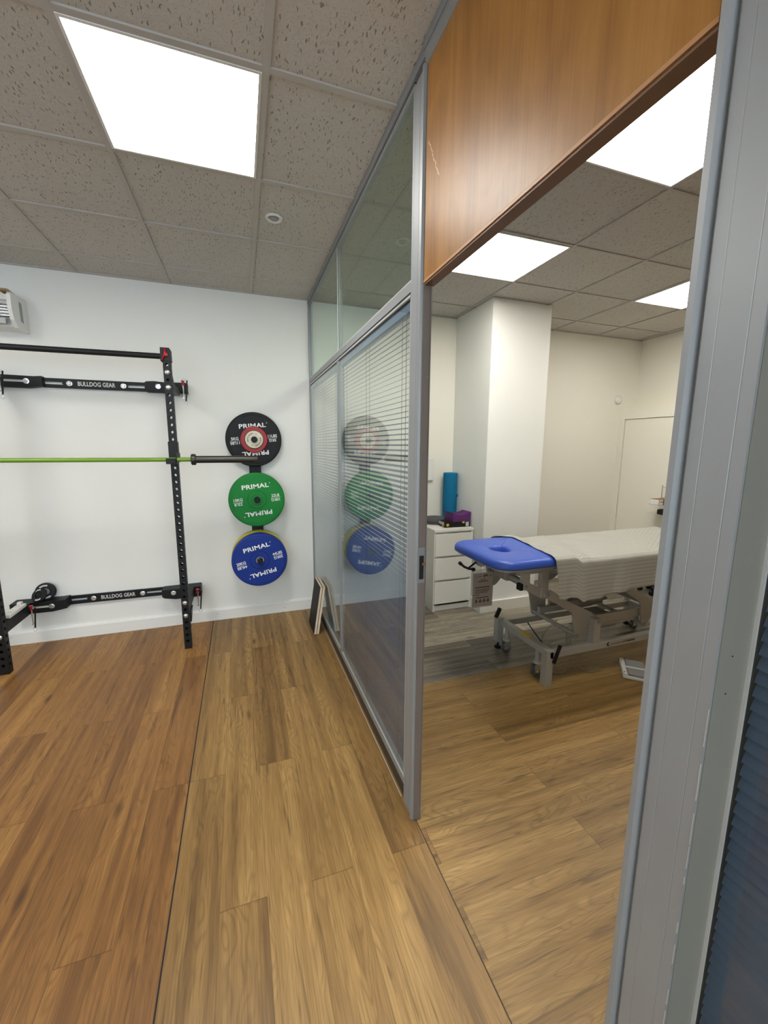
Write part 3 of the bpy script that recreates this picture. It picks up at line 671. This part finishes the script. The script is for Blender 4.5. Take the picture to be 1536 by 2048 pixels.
# things lying on the rack's lower left end
ps_ = thing('power_strip', (-1.545, 3.40, .357), 'white power strip lying on the lower rack arm', 'power strip')
m = MB(); m.box(-1.578, -1.526, 3.30, 3.53, .356, .382, .006); build('body', m, 'white', ps_)
for yy in (3.36, 3.47):
    m = MB(); m.box(-1.566, -1.560, yy-.012, yy-.006, .3815, .3826).box(-1.566, -1.560, yy+.006, yy+.012, .3815, .3826).box(-1.550, -1.545, yy-.004, yy+.004, .3815, .3826)
    build('socket', m, 'ink', ps_)
m = MB(); m.box(-1.568, -1.540, 3.49, 3.52, .382, .402, .005); build('plug', m, 'white', ps_)
def disc_leaning(x, y, z, r, th, tilt, yaw, label, grp):
    t = thing('change_plate', (x, y, z), label, 'weight plate')
    t.rotation_euler = (0, 0, 0)
    ax = Vector((math.sin(yaw), -math.cos(tilt)*math.cos(yaw), math.sin(tilt)))
    m = MB(); m.lathe([(.026, th), (.026, 0), (r*.5, 0), (r*.55, -.002), (r*.9, -.002), (r, .003), (r, th)], (x, y, z), -ax, 48); m.lathe([(r, th), (.026, th)], (x, y, z), -ax, 48)
    build('disc', m, 'blackplate', t)
    d = ax.normalized(); a = d.orthogonal().normalized(); b = d.cross(a)
    for a0 in (0.4, 3.6):
        pts = []
        for k in range(9): q = a0+k*.16; pts.append((q, r*.70))
        m = MB()
        for k in range(8):
            P = lambda q, rr: Vector((x, y, z))+d*.0032+(a*math.cos(q)+b*math.sin(q))*rr
            m.face([P(a0+k*.14, r*.62), P(a0+k*.14, r*.80), P(a0+k*.14+.10, r*.80), P(a0+k*.14+.10, r*.62)])
        build('marking_arc', m, 'print', t)
disc_leaning(-1.455, 3.655, .415, .066, .016, .12, .1, 'small black plate leaning on the wall above the rack bracket, behind its twin', None)
disc_leaning(-1.490, 3.628, .402, .054, .016, .55, -.35, 'smaller tilted black plate on the rack bracket, leaning on its twin', None)

# ------------------------------------------------------------------ wall heater at the top
ht = thing('wall_heater', (-1.7, YB, 2.28), 'white wall-mounted heater with silver louvres high on the gym wall', 'heater')
hx = -1.365
side = [(YB, 2.295), (YB, 2.500), (3.69, 2.515), (3.50, 2.505), (3.485, 2.49), (3.48, 2.40), (3.50, 2.335), (3.545, 2.295), (3.60, 2.285)]
m = MB(); m.prism(side, 'x', hx-.022, hx); ec = build('end_cap', m, 'white', ht)
m = MB(); m.prism([(3.625, 2.470), (3.590, 2.474), (3.590, 2.350), (3.625, 2.342)], 'x', hx-.001, hx+.0015); build('grille_slot', m, 'grey_plastic', ec)
m = MB(); m.prism([(YB, 2.30), (YB, 2.505), (3.515, 2.495), (3.505, 2.46), (3.60, 2.44), (3.60, 2.36), (3.555, 2.305)], 'x', -2.05, hx-.022); build('body', m, 'white', ht)
m = MB()
for k in range(5): m.cyl((-2.04, 3.555+.012*math.sin(k*1.3), 2.452-.021*k), (hx-.023, 3.555+.012*math.sin(k*1.3), 2.452-.021*k), .0095, 14)
build('louvres', m, 'chrome', ht)
m = MB(); m.box(-2.04, hx-.06, 3.530, 3.545, 2.315, 2.352, .002, Matrix.Rotation(0, 4, 'X')); build('flap', m, 'lightgrey', ht)
m = MB(); m.prism([(3.47, 2.508), (3.47, 2.518), (3.52, 2.528), (3.62, 2.522), (3.62, 2.512)], 'x', -1.43, -1.385); build('tape', m, 'tan', ht)

# ------------------------------------------------------------------ boards leaning in the corner
def board(xb, xt, label):
    t = thing('plywood_board', (xb, 3.26, 0), label, 'plywood board', 'plywood boards leaning on the glazed partition')
    a = math.atan2(xt-xb, .40); L_ = .40/math.cos(a); T = Matrix.Translation((xb, 0, 0)) @ Matrix.Rotation(a, 4, 'Y')
    m = MB(); m.box(.0015, .0185, 3.13, 3.395, .0065, L_, .0006, T); c = build('core', m, 'ply', t)
    m = MB(); m.box(0, .0014, 3.131, 3.394, .0065, L_-.0005, 0, T); build('black_facing', m, 'plyface', t)
board(.4960, .5565, 'black-faced plywood board leaning on the glass, front one of two')
board(.5175, .5780, 'black-faced plywood board leaning on the glass, back one of two')

# ------------------------------------------------------------------ treatment room: drawers and what stands on them
ch = thing('drawer_chest', (1.82, 3.47, 0), 'narrow white three-drawer chest beside the pillar', 'chest of drawers')
m = MB(); m.box(1.62, 1.638, 3.245, 3.70, 0, .755).box(2.002, 2.02, 3.245, 3.70, 0, .755).box(1.638, 2.002, 3.69, 3.70, .05, .755).box(1.638, 2.002, 3.262, 3.69, .05, .066)
m.box(1.638, 2.002, 3.262, 3.274, .0, .066).box(1.638, 2.002, 3.270, 3.28, .066, .755); build('carcass', m, 'melamine', ch)
m = MB(); m.box(1.618, 2.022, 3.237, 3.70, .757, .78, .0015); build('top', m, 'melamine', ch)
for z0, z1 in ((.075, .284), (.305, .510), (.531, .737)):
    m = MB(); m.box(1.630, 2.010, 3.236, 3.254, z0, z1, .0015); build('drawer', m, 'melamine', ch)
rl = thing('foam_roller', (1.964, 3.615, .78), 'teal foam roller standing upright on the drawer chest', 'foam roller')
m = MB(); m.lathe([(0, 0), (.066, 0), (.069, .004), (.069, .478), (.066, .486), (.030, .486), (.028, .480), (0, .48)], (1.964, 3.615, .782), (0, 0, 1), 40); build('roll', m, 'teal', rl)
m = MB(); m.lathe([(.0692, .25), (.0698, .252), (.0698, .268), (.0692, .27)], (1.964, 3.615, .782), (0, 0, 1), 40); m.box(2.022, 2.033, 3.57, 3.595, 1.028, 1.056, .003); build('strap', m, 'teal', rl)
cu = thing('round_cushion', (1.775, 3.55, .78), 'round grey padded case lying on the drawer chest', 'cushion')
m = MB(); m.lathe([(0, .001), (.088, .002), (.100, .012), (.103, .022), (.101, .0225)], (1.775, 3.55, .78), (0, 0, 1), 44); m.lathe([(.101, .0275), (.103, .028), (.100, .050), (.088, .062), (0, .066)], (1.775, 3.55, .78), (0, 0, 1), 44); build('shell', m, 'fabric_grey', cu)
m = MB(); m.lathe([(.099, .020), (.1005, .0225), (.1005, .0275), (.099, .03)], (1.775, 3.55, .78), (0, 0, 1), 44); build('zip', m, 'ink', cu)
RB = Matrix.Translation((1.895, 3.37, .781)) @ Matrix.Rotation(math.radians(-3), 4, 'Z')
cs = thing('flat_case', (1.895, 3.37, .78), 'flat black case with a round yellow sticker under the purple block', 'case')
m = MB(); m.box(-.140, .122, -.072, .072, 0, .050, .003, RB); build('shell', m, 'plyface', cs)
m = MB(); b_ = bmesh.new(); bmesh.ops.create_cone(b_, cap_ends=True, segments=28, radius1=.0135, radius2=.0135, depth=.001); m.add(b_, RB @ Matrix.Translation((-.108, -.0727, .024)) @ Matrix.Rotation(PI/2, 4, 'X')); build('round_sticker', m, 'yellowmark', cs)
m = MB(); m.box(.076, .108, -.0732, -.072, .004, .046, 0, RB); build('label_patch', m, 'lightgrey', cs)
m = MB(); m.box(-.1412, -.140, -.06, .06, .022, .048, 0, RB); build('label_patch', m, 'lightgrey', cs)
m = MB(); m.box(.040, .064, -.0745, -.072, .036, .052, .001, RB); build('clasp', m, 'yellowmark', cs)
m = MB(); m.box(-.1418, -.140, -.05, -.02, .004, .018, 0, RB); build('clasp', m, 'yellowmark', cs)
bk = thing('saddle_block', (1.92, 3.39, .831), 'purple foam block with a dished top lying on the black case', 'foam block')
m = MB(); N = 18; RB2 = Matrix.Translation((1.925, 3.375, .832)) @ Matrix.Rotation(math.radians(4), 4, 'Z')
tp = [(-.098+.196*i/N, .086-.024*(1-(2*i/N-1)**2)) for i in range(N+1)]; bt = [(-.098+.196*i/N, .0+.012*(1-(2*i/N-1)**2)*0) for i in range(N+1)]
m.prism(tp+bt[::-1], 'y', -.072, .072, 0, RB2); build('block', m, 'purple', bk)
sw = thing('wall_switch', (1.795, YB, 1.305), 'white rounded plastic unit on the wall beside the doorway post', 'wall unit')
m = MB(); m.box(1.70, 1.816, YB-.030, YB, 1.185, 1.415, .012); build('housing', m, 'white', sw)
al_ = thing('wall_sensor', (4.12, YB, 2.07), 'small white domed sensor high on the cream wall', 'sensor')
m = MB(); m.lathe([(.050, 0), (.050, .010), (.046, .022), (.034, .034), (.018, .040), (0, .041)], (4.165, YB, 2.07), (0, -1, 0), 36); build('dome', m, 'white', al_)

# ------------------------------------------------------------------ treatment couch
bed = thing('treatment_couch', (2.4, 2.21, 0), 'blue height-adjustable treatment couch with grey metal frame', 'treatment couch')
def outline(x0, x1, y0, y1, rh, rf, n=10):
    pts = []
    for cx, cy, r, a0 in ((x1-rf, y1-rf, rf, 0), (x0+rh, y1-rh, rh, PI/2), (x0+rh, y0+rh, rh, PI), (x1-rf, y0+rf, rf, 3*PI/2)):
        for k in range(n+1): a = a0+PI/2*k/n; pts.append((cx+r*math.cos(a), cy+r*math.sin(a)))
    return pts
def cushion(x0, x1, y0, y1, z0, z1, rh, rf, hole=None):
    m = MB(); bl = m.b; out = outline(x0, x1, y0, y1, rh, rf); cx, cy = (x0+x1)/2, (y0+y1)/2
    # subdivide long straights
    P = []
    for i, p in enumerate(out):
        q = out[(i+1) % len(out)]; d = math.dist(p, q); k = max(1, int(d/.04))
        for j in range(k): P.append((p[0]+(q[0]-p[0])*j/k, p[1]+(q[1]-p[1])*j/k))
    def inset(d):
        r = []; n = len(P)
        for i in range(n):
            a, b = P[i-1], P[(i+1) % n]; tx, ty = b[0]-a[0], b[1]-a[1]; l = math.hypot(tx, ty) or 1
            r.append((P[i][0]-ty/l*d, P[i][1]+tx/l*d))
        return r
    th = z1-z0; rings = []
    for d, z in ((.010, z0), (.002, z0+.004), (0, z0+.012), (.001, z1-.030), (.005, z1-.018), (.013, z1-.009), (.026, z1-.003), (.045, z1)):
        rings.append([(q[0], q[1], z) for q in inset(d)])
    hc = hole or (cx, cy, .05, .03); n = len(P); last = rings[-1]
    def hp(i, s_):
        px, py, _ = last[i]; a = math.atan2((py-hc[1])/hc[3], (px-hc[0])/hc[2]); return (hc[0]+hc[2]*s_*math.cos(a), hc[1]+hc[3]*s_*math.sin(a))
    for f in (.3, .6, .85):
        rings.append([(last[i][0]+(hp(i, 1.25)[0]-last[i][0])*f, last[i][1]+(hp(i, 1.25)[1]-last[i][1])*f, z1+.002*math.sin(f*PI)) for i in range(n)])
    if hole:
        for s_, z in ((1.22, z1), (1.08, z1-.003), (.98, z1-.010), (.90, z1-.020), (.84, z1-.036), (.8, z1-.045)): rings.append([(*hp(i, s_), z) for i in range(n)])
    else: rings.append([(*hp(i, 1.), z1) for i in range(n)])
    V = [[bl.verts.new(p) for p in r] for r in rings]
    for A, B in zip(V, V[1:]):
        for i in range(n): f = bl.faces.new([A[i], A[(i+1) % n], B[(i+1) % n], B[i]]); f.smooth = True
    bl.faces.new(V[-1]); bl.faces.new(V[0][::-1]); return m
hs = build('head_section', cushion(1.365, 1.885, 1.885, 2.515, .812, .868, .125, .03, (1.57, 2.20, .062, .085)), 'vinyl', bed)
m = MB(); m.prism(outline(1.39, 1.87, 1.905, 2.495, .10, .02), 'z', .800, .8125); build('base_board', m, 'frame', hs)
build('body_section', cushion(1.893, 3.34, 1.885, 2.515, .775, .836, .03, .08), 'vinyl', bed)
m = MB(); m.box(1.82, 3.30, 1.905, 2.495, .762, .776, .002); build('base_board', m, 'frame', bed)
m = MB()
for yy in (1.965, 2.39): m.box(1.56, 3.25, yy, yy+.035, .755, .7995 if False else .763, .002)
for yy in (1.965, 2.39): m.box(1.56, 1.82, yy, yy+.035, .763, .8005, .002)
for xx in (1.84, 3.1): m.box(xx, xx+.035, 1.99, 2.40, .73, .763, .002)
build('top_frame', m, 'frame', bed)
def arm_set(dx, near):
    ya, yb = (1.972, 1.984) if near else (2.402, 2.414)
    m = MB(); poly = [(1.765, .612), (1.785, .632), (1.812, .630), (1.99, .520), (2.16, .438), (2.19, .412), (2.185, .385), (2.165, .372), (2.145, .374), (2.10, .30), (2.075, .268), (2.045, .266), (2.035, .285), (2.005, .435), (1.985, .462), (1.79, .575), (1.765, .590)]
    m.prism([(px+dx, pz) for px, pz in poly], 'y', ya, yb)
    a = build('lifting_arm', m, 'frame', bed)
    ys = ya-.004 if near else yb+.004
    for px, pz, r in ((1.790, .603, .014), (2.052, .288, .013), (2.163, .398, .013)):
        m = MB(); m.cyl((px+dx, ya-.006, pz), (px+dx, yb+.006, pz), r, 18); build('pivot_bolt', m, 'grey_plastic', a)
    return a
for dx in (0, .60):
    for near in (True, False): arm_set(dx, near)
for dx in (0, .60):
    for px, pz, r_ in ((1.79, .603, .017), (2.052, .288, .014), (2.163, .398, .015)):
        m = MB(); m.cyl((px+dx, 1.97, pz), (px+dx, 2.42, pz), r_, 18); build('cross_tube', m, 'frame', bed)
for yy in (1.985, 2.36):                                    # drop brackets and links at the head end
    m = MB(); m.prism([(1.602, .800), (1.652, .800), (1.655, .672), (1.640, .645), (1.612, .648), (1.602, .67)], 'y', yy, yy+.03); build('drop_bracket', m, 'frame', bed)
    m = MB(); m.box(1.742, 1.796, yy-.006, yy+.034, .585, .80, .003); build('drop_bracket', m, 'frame', bed)
    m = MB(); m.prism([(1.615, .655), (1.655, .690), (1.79, .625), (1.79, .57), (1.76, .572)], 'y', yy+.004, yy+.026); l_ = build('link_bar', m, 'frame', bed)
    m = MB(); m.cyl((1.628, yy-.008, .672), (1.628, yy+.036, .672), .010, 16); build('pivot_bolt', m, 'grey_plastic', l_)
for yy in (1.985, 2.36):
    m = MB(); m.prism([(2.342, .76), (2.40, .76), (2.40, .585), (2.342, .585)], 'y', yy, yy+.03); build('drop_bracket', m, 'frame', bed)
    m = MB(); m.prism([(2.9, .76), (2.96, .76), (2.96, .585), (2.9, .585)], 'y', yy, yy+.03); build('drop_bracket', m, 'frame', bed)
m = MB(); m.box(1.580, 1.603, 1.978, 2.018, .650, .692, .003); build('rubber_stop', m, 'black', bed)
for ya in (2.02, 2.33): m = MB(); m.prism([(2.05, .300), (2.05, .345), (2.66, .345), (2.66, .300)], 'y', ya, ya+.03); build('tie_beam', m, 'frame', bed)
for ya in (1.995, 2.36): m = MB(); m.box(2.165, 2.66, ya, ya+.025, .338, .398, .003); build('lifting_beam', m, 'frame', bed)
m = MB(); m.lathe([(0, 0), (.030, 0), (.036, .01), (.036, .19), (.032, .20), (.022, .20), (.022, .30), (.012, .30), (.012, .36), (0, .36)], (2.20, 2.20, .40), (1, .05, .0), 28); m.box(2.15, 2.235, 2.16, 2.245, .37, .445, .006); build('actuator', m, 'grey_plastic', bed)
m = MB(); m.box(2.36, 2.56, 2.10, 2.30, .225, .31, .02).lathe([(.03, 0), (.03, .08), (0, .08)], (2.56, 2.20, .26), (1, 0, 0), 20); build('motor_housing', m, 'grey_plastic', bed)
# base frame
m = MB(); m.box(1.80, 3.12, 1.925, 1.965, .190, .235, .002); rl_ = build('base_rail', m, 'frame', bed)
m = MB()
cres = [(2.285+.016*math.cos(a), .213+.014*math.sin(a)) for a in [math.radians(60+q*20) for q in range(12)]]+[(2.291+.012*math.cos(a), .214+.010*math.sin(a)) for a in [math.radians(280-q*20) for q in range(12)]]
m.prism(cres, 'y', 1.9238, 1.9246)
for x0, x1, z0, z1 in ((2.30, 2.345, .208, .2105), (2.35, 2.40, .209, .212), (2.405, 2.44, .209, .213), (2.445, 2.52, .208, .2145), (2.42, 2.53, .219, .2205)): m.box(x0, x1, 1.9238, 1.9246, z0, z1)
build('maker_mark', m, 'ink', rl_)
m = MB(); m.box(1.80, 3.12, 2.455, 2.495, .175, .22, .002); build('base_rail', m, 'frame', bed)
m = MB(); m.box(1.80, 1.845, 1.965, 2.455, .188, .233, .002); cr = build('cross_rail', m, 'frame', bed)
m = MB(); m.box(1.802, 1.842, 2.14, 2.25, .2332, .2338); build('label_sticker', m, 'yellowmark', cr)
m = MB(); m.box(3.08, 3.12, 1.965, 2.455, .188, .233, .002); build('cross_rail', m, 'frame', bed)
for x0 in (1.775, 3.10):
    m = MB(); m.box(x0, x0+.052, 1.925, 1.977, 0, .246, .002); lg = build('leg', m, 'frame', bed)
    m = MB(); m.box(x0, x0+.052, 2.452, 2.504, .055, .246, .002); lg = build('leg', m, 'frame', bed)
    m = MB(); m.lathe([(.026, 0), (.026, .008), (.018, .018), (.007, .022), (.007, .056), (0, .056)], (x0+.026, 2.478, 0), (0, 0, 1), 24); build('levelling_foot', m, 'black', lg)
m = MB(); m.box(2.145, 2.20, 1.925, 1.975, .235, .405, .002); pp = build('support_post', m, 'frame', bed)
m = MB(); m.cyl((2.18, 1.918, .388), (2.18, 1.985, .388), .013, 18); build('pivot_bolt', m, 'grey_plastic', pp)
m = MB(); m.box(2.145, 2.20, 2.445, 2.495, .22, .405, .002); build('support_post', m, 'frame', bed)
m = MB(); m.box(2.74, 2.795, 1.925, 1.975, .235, .405, .002); build('support_post', m, 'frame', bed)
for cx, cy in ((1.815, 2.055), (1.815, 2.39), (3.10, 2.055), (3.10, 2.39)):
    m = MB(); m.cyl((cx, cy, .10), (cx, cy, .19), .016, 18).lathe([(.020, 0), (.026, .008), (.022, .02), (0, .02)], (cx, cy, .088), (0, 0, 1), 20); ca = build('caster', m, 'frame', bed)
    m = MB(); m.cyl((cx-.004, cy-.012, .036), (cx-.004, cy+.012, .036), .036, 28); wh = build('wheel', m, 'wheel', ca)
    m = MB(); m.box(cx-.030, cx+.022, cy-.019, cy-.014, .030, .088, .002).box(cx-.030, cx+.022, cy+.014, cy+.019, .030, .088, .002).cyl((cx-.004, cy-.022, .036), (cx-.004, cy+.022, .036), .008, 12); build('fork', m, 'steel', ca)
for px, py, s_ in ((1.832, 1.918, 1), (1.79, 2.478, -1)):
    m = MB()
    if s_ == 1: m.box(-.012, .012, -.008, .006, -.085, .04, .004, Matrix.Translation((px+.02, py, .240)) @ Matrix.Rotation(math.radians(20), 4, 'Y'))
    else: m.box(-.012, .012, -.012, .012, -.045, .035, .004, Matrix.Translation((px, py, .285)) @ Matrix.Rotation(math.radians(25), 4, 'Y'))
    build('brake_lever', m, 'black', bed)
m = MB(); m.tube([(1.262, 2.17, .806), (1.30, 2.175, .775), (1.345, 2.195, .752), (1.40, 2.22, .735)], .0075, 12).cyl((1.262, 2.17, .806), (1.275, 2.172, .795), .011, 14).cyl((1.385, 2.213, .738), (1.40, 2.22, .735), .0115, 14).tube([(1.335, 2.19, .755), (1.40, 2.21, .782), (1.45, 2.22, .79)], .006, 10)
build('release_handle', m, 'black', bed)
m = MB(); m.prism([(1.40, .800), (1.52, .800), (1.50, .765), (1.43, .758)], 'y', 2.19, 2.24); build('handle_bracket', m, 'grey_plastic', bed)

# card hanging from the couch in a clear sleeve
cd_ = thing('instruction_card', (1.47, 2.21, .48), 'printed lilac card in a clear sleeve hanging under the couch head', 'card')
CX0, CX1, CY = 1.385, 1.535, 2.20
m = MB(); m.box(CX0, CX1, CY, CY+.0012, .482, .713); build('printed_card', m, 'paper', cd_)
m = MB(); m.box(CX0-.004, CX1+.004, CY-.0016, CY-.001, .476, .738).box(CX0-.004, CX1+.004, CY+.0018, CY+.0024, .476, .738); build('sleeve', m, 'clear', cd_)
m = MB(); m.tube([(1.47, 2.21, .735), (1.462, 2.212, .76), (1.468, 2.215, .785), (1.476, 2.212, .76), (1.47, 2.21, .735)], .0012, 6); build('tie_string', m, 'lightgrey', cd_)
m = MB(); rr = random.Random(3)
def bar(x0, x1, z0, z1): m.box(CX0+x0*.15, CX0+x1*.15, CY-.0006, CY-.0002, .482+z0*.23, .482+z1*.23)
bar(.28, .72, .76, .775); bar(.36, .62, .80, .812); bar(.22, .76, .735, .748); bar(.12, .85, .565, .59)
for k, z in enumerate((.51, .475, .44, .405)): bar(.10+.05*(k % 2), .86-.04*k, z, z+.012)
bar(.06, .34, .35, .362); bar(.16, .80, .262, .282)
for k in range(7): bar(.16+.10*k, .22+.10*k, .12, .22) if k % 2 == 0 else bar(.16+.10*k, .23+.10*k, .15, .17)
for a0 in range(10):
    a = math.radians(100+a0*18); m.box(CX0+.022+.009*math.cos(a)-.001, CX0+.022+.009*math.cos(a)+.001, CY-.0006, CY-.0002, .692+.007*math.sin(a)-.001, .692+.007*math.sin(a)+.001)
bar(.20, .42, .90, .912); bar(.52, .60, .88, .935); bar(.60, .68, .91, .95); bar(.70, .74, .88, .94); bar(.84, .90, .89, .93)
build('printing', m, 'ink', cd_)

# sheet over the couch: param s along the couch, v across (arc length), hanging on both long sides
sh = bmesh.new(); uvl = sh.loops.layers.uv.new('UVMap')
rs = random.Random(11); NS, NV = 190, 120; yA, yB_ = 1.872, 2.528
def nz(a, b, c=0.):
    return math.sin(a*1.7+c)*math.cos(b*2.3-c*1.3)+.5*math.sin(a*4.1+b*3.3+c*2)+.25*math.sin(a*9.3-b*7.7+c)
def zt(x):
    q = min(1, max(0, (x-1.885)/.06)); q = q*q*(3-2*q); return .8715*(1-q)+.8395*q
def sheet_pt(s, v):
    # s 0..1 along x, v 0..1 across from the near hem to the far hem
    hn = .232+.010*math.sin(s*9)+.018*math.exp(-((s-.03)/.03)**2)-(.022 if s > .225 else 0)*min(1, (s-.225)/.02)+.012*s
    hf = .31+.045*math.sin(s*17+1)+.03*math.sin(s*41)
    wid = yB_-yA; tot = hn+wid+hf; d = v*tot
    xe = lambda t_: 1.735+.135*t_                                        # head-end edge leans slightly across
    if d < hn:                                                           # near hanging part
        k = (hn-d)/.25; t_ = 0
        x = xe(0)+s*(3.37-xe(0)); fold = .014*math.sin(x*17+.6)+.008*math.sin(x*39+k*2)
        ztop = zt(x); yy = yA-.004-k*(.012+max(0, fold))*1.0; z = ztop-.012-(hn-d)
        x += .030*k*math.exp(-((s-.0)/.06)**2)*1.2+.006*math.sin(k*3+s*30)
        return (x, yy, z), d-hn
    if d > hn+wid:
        k = (d-hn-wid)/.25; x = 1.73+s*1.64; fold = .012*math.sin(x*21)
        ztop = zt(x); return (x, yB_+.006+k*(.01+max(0, fold)), ztop-.012-(d-hn-wid)), d-hn
    t_ = (d-hn)/wid; x = xe(t_)*(1-s)+3.37*s
    if t_ > .85: x = x-(t_-.85)/.15*(xe(1)-1.73)*(1-s)
    yy = yA+wid*t_; edge = min(t_, 1-t_)*wid
    ztop = zt(x); z = ztop-.012*max(0, 1-edge/.022)**2
    # ridged crease bundle running back from the near edge, plus fine creases
    c0 = math.exp(-((s-.145-.10*t_)/.035)**2)*(1-t_*.6); z += .018*c0*(.75+.25*math.sin(x*160+t_*6))*min(1, edge/.05)
    c1 = math.exp(-((s-.62-.25*t_+.05*math.sin(t_*9))/.07)**2); z += .0025*c1*(1+math.sin(x*120+yy*70))*min(1, edge/.04)
    z += (.0022*nz(x*9, yy*11)+.0022)*min(1, edge/.04)
    z += .004*max(0, nz(x*5+3, yy*4, 2))*min(1, edge/.05)
    return (x, yy, z), d-hn
G = []
for i in range(NS+1):
    row = []
    for j in range(NV+1):
        p, d = sheet_pt(i/NS, j/NV); row.append((sh.verts.new(p), (p[0], d)))
    G.append(row)
for i in range(NS):
    for j in range(NV):
        q = [G[i][j], G[i+1][j], G[i+1][j+1], G[i][j+1]]; f = sh.faces.new([a[0] for a in q]); f.smooth = True
        for lp, a in zip(f.loops, q): lp[uvl].uv = a[1]
mb = MB(); mb.b.free(); mb.b = sh
bs = single('bed_sheet', mb, 'sheet', (2.4, 2.2, .84), 'pale grey striped sheet draped over the treatment couch', 'bed sheet')
md = bs.modifiers.new('thickness', 'SOLIDIFY'); md.thickness = .0025; md.offset = 1

# foot switch and its cable
fs = thing('foot_switch', (2.47, 1.87, 0), 'white foot control with two grey pedals on the floor', 'foot switch')
A = Matrix.Translation((2.475, 1.875, 0)) @ Matrix.Rotation(math.radians(47), 4, 'Z')
m = MB(); m.box(-.115, .115, -.075, .075, 0, .022, .006, A).box(-.115, .115, .048, .075, .02, .036, .005, A).box(-.012, .012, -.075, .06, .02, .036, .005, A); build('housing', m, 'white', fs)
for x0 in (-.108, .016):
    m = MB(); m.box(x0, x0+.092, -.072, .044, .022, .038, .007, A); build('pedal', m, 'grey_plastic', fs)
m = MB()
for xx in (-.09, .09): m.add((lambda b: (bmesh.ops.create_cone(b, cap_ends=True, segments=14, radius1=.004, radius2=.004, depth=.002), b)[1])(bmesh.new()), A @ Matrix.Translation((xx, .064, .0362)))
build('screw', m, 'ink', fs)
def spline(P, n=10):
    P = [Vector(p) for p in P]; out = []
    for i in range(len(P)-1):
        a, b, c, d = P[max(i-1, 0)], P[i], P[i+1], P[min(i+2, len(P)-1)]
        for k in range(n):
            t_ = k/n; out.append(.5*((2*b)+(c-a)*t_+(2*a-5*b+4*c-d)*t_*t_+(3*b-a-3*c+d)*t_**3))
    return out+[P[-1]]
m = MB(); m.tube(spline([(2.43, 1.965, .012), (2.33, 2.01, .006), (2.22, 1.96, .006), (2.16, 2.02, .01), (2.12, 2.10, .10), (2.16, 2.18, .24)]), .0028, 8)
single('control_cable', m, 'cable', (2.4, 1.97, 0), 'thin beige cable running from the foot control to the couch', 'cable')
m = MB(); m.tube(spline([(2.13, 2.10, .20), (2.05, 2.04, .02), (1.98, 2.02, .006), (1.93, 2.08, .006), (1.90, 2.14, .012), (1.98, 2.2, .2), (2.1, 2.2, .3)]), .0028, 8)
single('power_cable', m, 'cable', (1.98, 2.02, 0), 'beige cable loop drooping to the floor under the couch frame', 'cable')
m = MB(); m.tube(spline([(1.92, 2.30, .26), (1.96, 2.18, .15), (2.02, 2.12, .10), (2.12, 2.10, .07), (2.22, 2.12, .10)]), .004, 8)
single('black_hose', m, 'black', (2.0, 2.2, .1), 'black cable hanging in a curve between the couch arms', 'cable')

# equipment trolley mostly hidden by the door post
tr = thing('equipment_trolley', (4.06, 2.93, 0), 'white and black wheeled trolley at the far end of the couch', 'trolley')
m = MB(); m.box(4.03, 4.19, 2.80, 3.10, .945, .960, .003).box(4.03, 4.19, 2.80, 3.10, .845, .858, .003); build('shelf', m, 'white', tr)
m = MB(); m.cyl((4.10, 2.95, .08), (4.10, 2.95, .946), .020, 20); build('column', m, 'lightgrey', tr)
for a in range(5):
    an = math.radians(a*72+198); ex, ey = 4.08+.11*math.cos(an), 2.95+.15*math.sin(an)
    m = MB(); m.tube([(4.09, 2.95, .085), (ex, ey, .07)], .016, 10).cyl((ex, ey-.014, .028), (ex, ey+.014, .028), .028, 18).cyl((ex, ey, .05), (ex, ey, .07), .008, 8); build('caster_leg', m, 'black', tr)
t = thing('small_box', (3.94, 2.88, .961), 'small cardboard box with a white label on the trolley shelf', 'box')
m = MB(); m.box(3.875, 4.06, 2.86, 2.96, .961, 1.018, .001); build('carton', m, 'card', t)
m = MB(); m.box(3.877, 3.925, 2.8588, 2.8598, .964, 1.015).box(3.8738, 3.8748, 2.863, 2.957, .964, 1.015); build('label_patch', m, 'print', t)
m = MB(); m.box(3.886, 3.926, 2.8580, 2.8588, .990, .996); build('label_print', m, 'ink', t)
m = MB(); m.box(3.945, 4.06, 2.85, 2.93, .859, .912, .012); single('black_pouch', m, 'ink', (4.0, 2.89, .859), 'small black item on the trolley\'s lower shelf', 'pouch')
